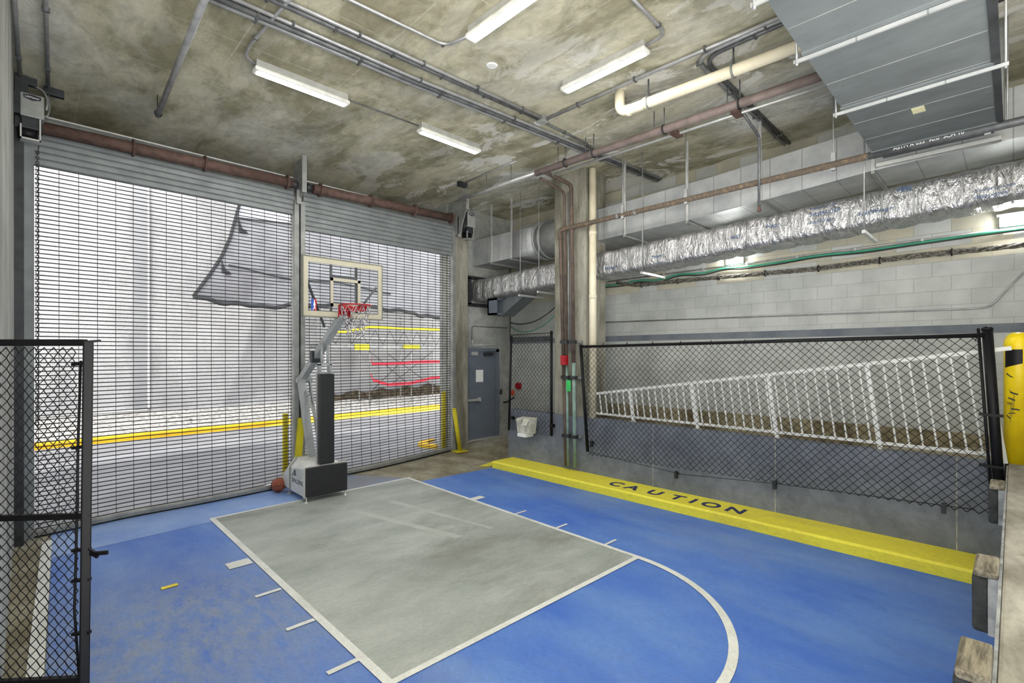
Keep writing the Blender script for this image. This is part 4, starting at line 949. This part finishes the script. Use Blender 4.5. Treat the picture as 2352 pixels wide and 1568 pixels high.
for z in (3.4, 4.6): part('coupling', MB().tube([(7.56, 5.54, z), (7.56, 5.54, z+.08)], .074, 16), 'cream', wp)
rp = empty('rusty_pipe', (7.33, 3, 4.7), 'corroded sprinkler pipe hung in front of the galvanised duct', 'pipe')
part('run', MB().tube(bend([(7.4, 6.2, 4.6), (7.38, 6.2, 4.78), (7.33, 1.25, 4.78)], .08), .043, 12), 'rusty', rp)
part('dark_run', MB().tube([(7.33, 1.25, 4.78), (7.33, -1.5, 4.76)], .045, 12), 'dark_conduit', rp, 0, 'dark end with white stencilled letters')
text('pipe_lettering', 'ASTM A 053  90.0  SCH 10', .055, (7.285, 1.0, 4.765), (0, -1, 0), (0, 0, 1), 'paper', rp, .001)
for y in (4.55, 4.9, 3.98): part('coupling', MB().tube([(7.37, y, 4.78), (7.37, y-.06, 4.78)], .05, 12), 'steel', rp)
for y in (4.75, 3.6, 1.62, .2): part('hanger', MB().tube([(7.35, y, 4.8), (7.35, y, 5.9)], .008, 6).box(7.33, 7.37, y-.025, y+.025, 4.71, 4.94), 'conduit', rp)
part('sprinkler_head', MB().lathe([(.03, 0), (.03, .06), (.018, .08), (.02, .14)], (7.33, .75, 4.82), 10), 'rust', rp)
pipe('riser_pipe', [(7.35, .1, 4.83), (7.35, .1, 5.9)], .033, 'steel', 'grey riser pipe at the top right beyond the broad duct', 'pipe')
pipe('overhead_pipe', [(6.7, .16, 5.82), (6.7, -2, 5.82)], .06, 'dark_conduit', 'dark overhead pipe in the top right corner', 'pipe')

# conduits on the ceiling
zc = 5.858
CN = 'ceiling conduits'
def conduit(pts, r, mat, label, n_clip=0, rad=.08):
    g = empty('conduit', pts[0], label, 'conduit', CN)
    part('tube', MB().tube(bend(pts, rad), r, 10), mat, g)
    P0 = bend(pts, rad); 
    for q in range(n_clip):
        tt = (q+.7)/n_clip; L_ = [(Vector(b)-Vector(a)).length for a, b in zip(pts, pts[1:])]; s = tt*sum(L_)*.97
        for (a, b), l in zip(zip(pts, pts[1:]), L_):
            if s <= l:
                p = Vector(a).lerp(Vector(b), s/l); d_ = (Vector(b)-Vector(a)).normalized()
                part('clip', MB().bar(p-d_*.012, p+d_*.012, r*2.9, r*2.2), 'dark_conduit', g); break
            s -= l
    return g
conduit([(.9, 5.50, zc), (3.5, 5.40, zc), (6.85, 5.14, zc), (9.0, 4.98, zc)], .034, 'dark_conduit', 'dark thick conduit crossing the ceiling, nearest the grilles', 7)
conduit([(.9, 5.58, zc), (3.5, 5.46, zc), (6.85, 5.22, zc), (9.05, 5.05, zc)], .03, 'conduit', 'pale conduit right beside the dark thick one', 7)
conduit([(.9, 5.40, zc), (3.5, 5.32, zc), (6.85, 5.07, zc), (9.0, 4.92, zc)], .022, 'conduit', 'thin conduit on the near side of the dark thick one', 5)
conduit([(1.2, 5.16, zc), (3.5, 5.05, zc), (5.4, 4.945, zc)], .028, 'dark_conduit', 'dark conduit ending at the ceiling junction box', 6)
conduit([(1.2, 5.08, zc), (3.5, 4.98, zc), (5.4, 4.90, zc)], .022, 'conduit', 'pale conduit ending at the ceiling junction box', 5)
conduit([(5.5, 4.92, zc), (5.52, 3.2, zc), (5.6, 1.2, zc)], .024, 'conduit', 'conduit leaving the junction box toward the broad duct', 4)
conduit([(5.55, 4.97, zc), (6.6, 4.97, zc), (6.95, 5.0, zc-.1)], .018, 'dark_conduit', 'short thin conduit from the junction box to the sprinkler main', 2)
conduit([(5.62, 1.2, zc), (5.62, 2.65, zc), (9.0, 2.68, zc)], .026, 'conduit', 'outer bent conduit passing over the cream drain pipe', 5, .25)
conduit([(5.7, 1.2, zc), (5.7, 2.58, zc), (9.0, 2.61, zc)], .026, 'dark_conduit', 'inner bent conduit passing over the cream drain pipe', 4, .25)
conduit([(1.4, 4.66, zc), (3.38, 4.52, zc), (3.42, 4.14, zc-.04)], .018, 'conduit', 'thin conduit bending into the lamp at the top edge', 2, .12)
conduit([(1.86, 4.6, zc), (1.79, 6.05, zc), (1.81, 6.3, zc), (1.96, 6.41, zc-.02)], .018, 'conduit', 'thin conduit bending into the lamp above the left grille', 1, .06)
conduit([(3.12, 6.4, zc-.01), (4.25, 6.37, zc-.01)], .01, 'dark_conduit', 'thin straight conduit joining two ceiling lamps')
conduit([(3.9, 2.62, zc), (4.97, 2.66, zc), (4.97, 2.9, zc-.02)], .018, 'conduit', 'thin conduit bending into the lamp by the cream pipe', 1, .12)
conduit([(.10, 4.5, zc), (.12, 6.7, zc), (.185, 8.85, zc)], .022, 'conduit', 'ceiling conduit dropping to the left door operator, right one', 3)
conduit([(-.1, 4.5, zc), (-.1, 7.0, zc), (-.075, 8.75, zc)], .022, 'conduit', 'ceiling conduit along the left wall edge, left one', 3)
conduit([(6.35, 7.9, zc), (6.3, 6.3, zc)], .014, 'conduit', 'thin conduit feeding the right door operator')
g = empty('junction_box', (5.47, 4.94, 5.8), 'grey ceiling junction box where the conduits meet', 'junction box')
part('box', MB().box(5.40, 5.54, 4.86, 5.0, 5.82, 5.9), 'steel', g, .006)
part('cover', MB().box(5.41, 5.53, 4.87, 4.99, 5.812, 5.82), 'galv_light', g)
for (x, y, lb) in ((.245, 8.98, 'dark conduit box by the left door operator, right one'), (-.02, 8.85, 'dark conduit box against the left wall corner'), (6.36, 7.95, 'small conduit box on the ceiling near the right operator')):
    one('junction_box', MB().box(x-.1, x+.1, y-.04, y+.04, 5.8, 5.9), 'black_steel', lb, 'junction box', None, .006)
for pts, lb in (([(.03, 8.85, 5.82), (.14, 8.82, 5.78), (.185, 8.78, 5.65), (.165, 8.74, 5.5)], 'pale flexible cable looping to the left door operator'), ([(.19, 8.98, 5.8), (.2, 8.9, 5.65), (.19, 8.82, 5.5), (.165, 8.78, 5.42)], 'thin cable hanging from the right conduit box'), ([(6.4, 7.98, 5.82), (6.9, 8.5, 5.78), (7.3, 8.8, 5.8), (7.38, 8.9, 5.75), (7.4, 8.92, 5.66)], 'pale flexible conduit looping to the right door operator')):
    one('flexible_conduit', MB().tube(bend(pts, .1), .012, 8), 'conduit', lb, 'conduit')
for (x, y, lb) in ((4.06, 4.49, 'round white cover plate on the ceiling between lamps'), (5.57, 5.1, 'round pale cover plate by the junction box')):
    one('cover_plate', MB().lathe([(.055, 0), (.075, .008), (.075, .012)], (x, y, 5.888), 20), 'white', lb, 'cover plate')
hk = empty('hung_pipe', (1.26, 7, 5.6), 'grey pipe length hung from the ceiling by a wire hook', 'pipe')
part('run', MB().tube([(1.16, 5.0, 5.66), (1.27, 8.27, 5.65)], .034, 12), 'conduit', hk)
part('hook', MB().tube([(1.26, 8.2, 5.9), (1.26, 8.2, 5.7)]+[(1.268+.042*math.cos(a), 8.2, 5.65+.042*math.sin(a)) for a in [PI*.6+q*.35 for q in range(14)]], .006, 6), 'black_steel', hk)

# cables on the block wall
gz = [(6.95, 3.87), (6.566, 3.875), (5.853, 3.85), (5.464, 3.9), (5.0, 3.835), (4.59, 3.925), (4.136, 3.87), (3.697, 3.925), (3.36, 3.895), (2.711, 3.905), (2.218, 3.94), (1.6, 3.915), (1.085, 3.935), (.15, 3.955), (-1, 3.95)]
def wave(o, dx, k=1): return [(9.06+dx, y, 3.9+(z-3.9)*k+o) for y, z in gz]
one('green_cable', MB().tube(bend(wave(.012, 0), .3, 5), .017, 8), 'teal', 'wavy green cable along the block wall below the foil duct', 'cable')
one('black_cable', MB().tube(bend(wave(-.02, .01, 1.25), .3, 5), .012, 8), 'darkcable', 'black cable drooping beside the green cable on the block wall', 'cable')
cr = empty('cable_rail', (9.09, 3, 3.97), 'thin pale steel conduit above the green cable on the block wall', 'conduit')
part('tube', MB().tube([(9.09, 7, 3.955), (9.09, -1, 4.0)], .014, 8), 'conduit', cr)
for q in range(9): part('clip', MB().box(9.07, 9.11, 6.5-.8*q, 6.53-.8*q, 3.93, 4.0), 'galv_light', cr)
bn = empty('cable_bundle', (9.05, 3, 3.7), 'thick grey bundle of twisted cables under the green cable', 'cable')
def bz(y): return interp([(-1, 3.76), (.2, 3.755), (1.0, 3.765), (2.3, 3.735), (4.2, 3.785), (5.5, 3.8), (6.0, 3.9)], y)
mb = MB()
for s in range(4):
    mb.tube([(9.05+.022*math.cos(y*9+s*PI/2), y, bz(y)+.026*math.sin(y*9+s*PI/2)) for y in [6.0-.12*q for q in range(59)]], .016, 6)
part('strands', mb, 'bundle', bn)
for q in range(8): part('tie', MB().tube([(9.05+.05*math.cos(2*PI*a/10), 5.4-.8*q, bz(5.4-.8*q)+.05*math.sin(2*PI*a/10)) for a in range(10)], .007, 5, closed=True), 'black', bn)
pipe('thin_conduit', [(9.095, 6.9, 3.08), (9.095, .36, 2.975), (9.095, .22, 2.99), (9.095, -.6, 4.1)], .012, 'conduit', 'thin conduit on the block wall bending upward at the right', 'conduit', None, .15, 8)
one('loose_cable', MB().tube(bend([(9.07, 9.3, 3.2), (9.0, 8.9, 3.13), (8.9, 8.3, 3.15), (8.9, 7.7, 3.4), (8.9, 7.2, 3.8), (8.9, 6.9, 4.0)], .4, 5), .012, 8), 'darkcable', 'dark loose cable drooping above the narrow chain-link panel', 'cable')
one('loose_cable', MB().tube(bend([(9.06, 9.28, 3.1), (9.0, 8.95, 2.95), (8.9, 8.4, 2.92), (8.85, 7.8, 3.1), (8.85, 7.3, 3.5), (8.87, 6.9, 3.88)], .4, 5), .011, 8), 'teal', 'green loose cable drooping above the narrow chain-link panel', 'cable')

# ------------------------------------------------------------------ light and camera
w = bpy.data.worlds.new('sky'); bpy.context.scene.world = w; w.use_nodes = True
bgn = w.node_tree.nodes['Background']; bgn.inputs[1].default_value = 1.0
nt = w.node_tree; tc = nt.nodes.new('ShaderNodeTexCoord'); sx_ = nt.nodes.new('ShaderNodeSeparateXYZ'); nt.links.new(tc.outputs['Generated'], sx_.inputs[0])
mr = nt.nodes.new('ShaderNodeMapRange'); nt.links.new(sx_.outputs[2], mr.inputs[0]); mr.inputs[1].default_value = -.08; mr.inputs[2].default_value = .04
mx = nt.nodes.new('ShaderNodeMix'); mx.data_type = 'RGBA'; nt.links.new(mr.outputs[0], mx.inputs[0])
mx.inputs[6].default_value = (4.7, 4.6, 4.3, 1)      # fill glow below the horizon, added to brighten the ceiling from beneath
mx.inputs[7].default_value = (.93, .96, 1.0, 1)        # bright overcast sky
nt.links.new(mx.outputs[2], bgn.inputs[0])
sun = bpy.data.lights.new('sun', 'SUN'); sun.energy = 1.2; sun.angle = math.radians(1.5); sun.color = (1, .97, .9)
so = bpy.data.objects.new('sun', sun); C.objects.link(so)
so.rotation_euler = Vector((.33, .5, -.87)).to_track_quat('-Z', 'Y').to_euler()

cam = bpy.data.cameras.new('camera'); co = bpy.data.objects.new('camera', cam); C.objects.link(co)
cam.sensor_width = 36; cam.lens = 36*1132/2352; cam.shift_y = 31/2352; cam.clip_start = .05; cam.clip_end = 200
co.location = (0, 0, 2.35); co.rotation_euler = (PI/2, 0, -math.radians(44.46))
s = bpy.context.scene; s.camera = co
s.view_settings.view_transform = 'Standard'; s.view_settings.look = 'None'; s.view_settings.gamma = 1; s.view_settings.use_curve_mapping = False
s.view_settings.exposure = 0.88
s.cycles.use_denoising = True; s.cycles.max_bounces = 8; s.cycles.diffuse_bounces = 5; s.cycles.sample_clamp_indirect = 6
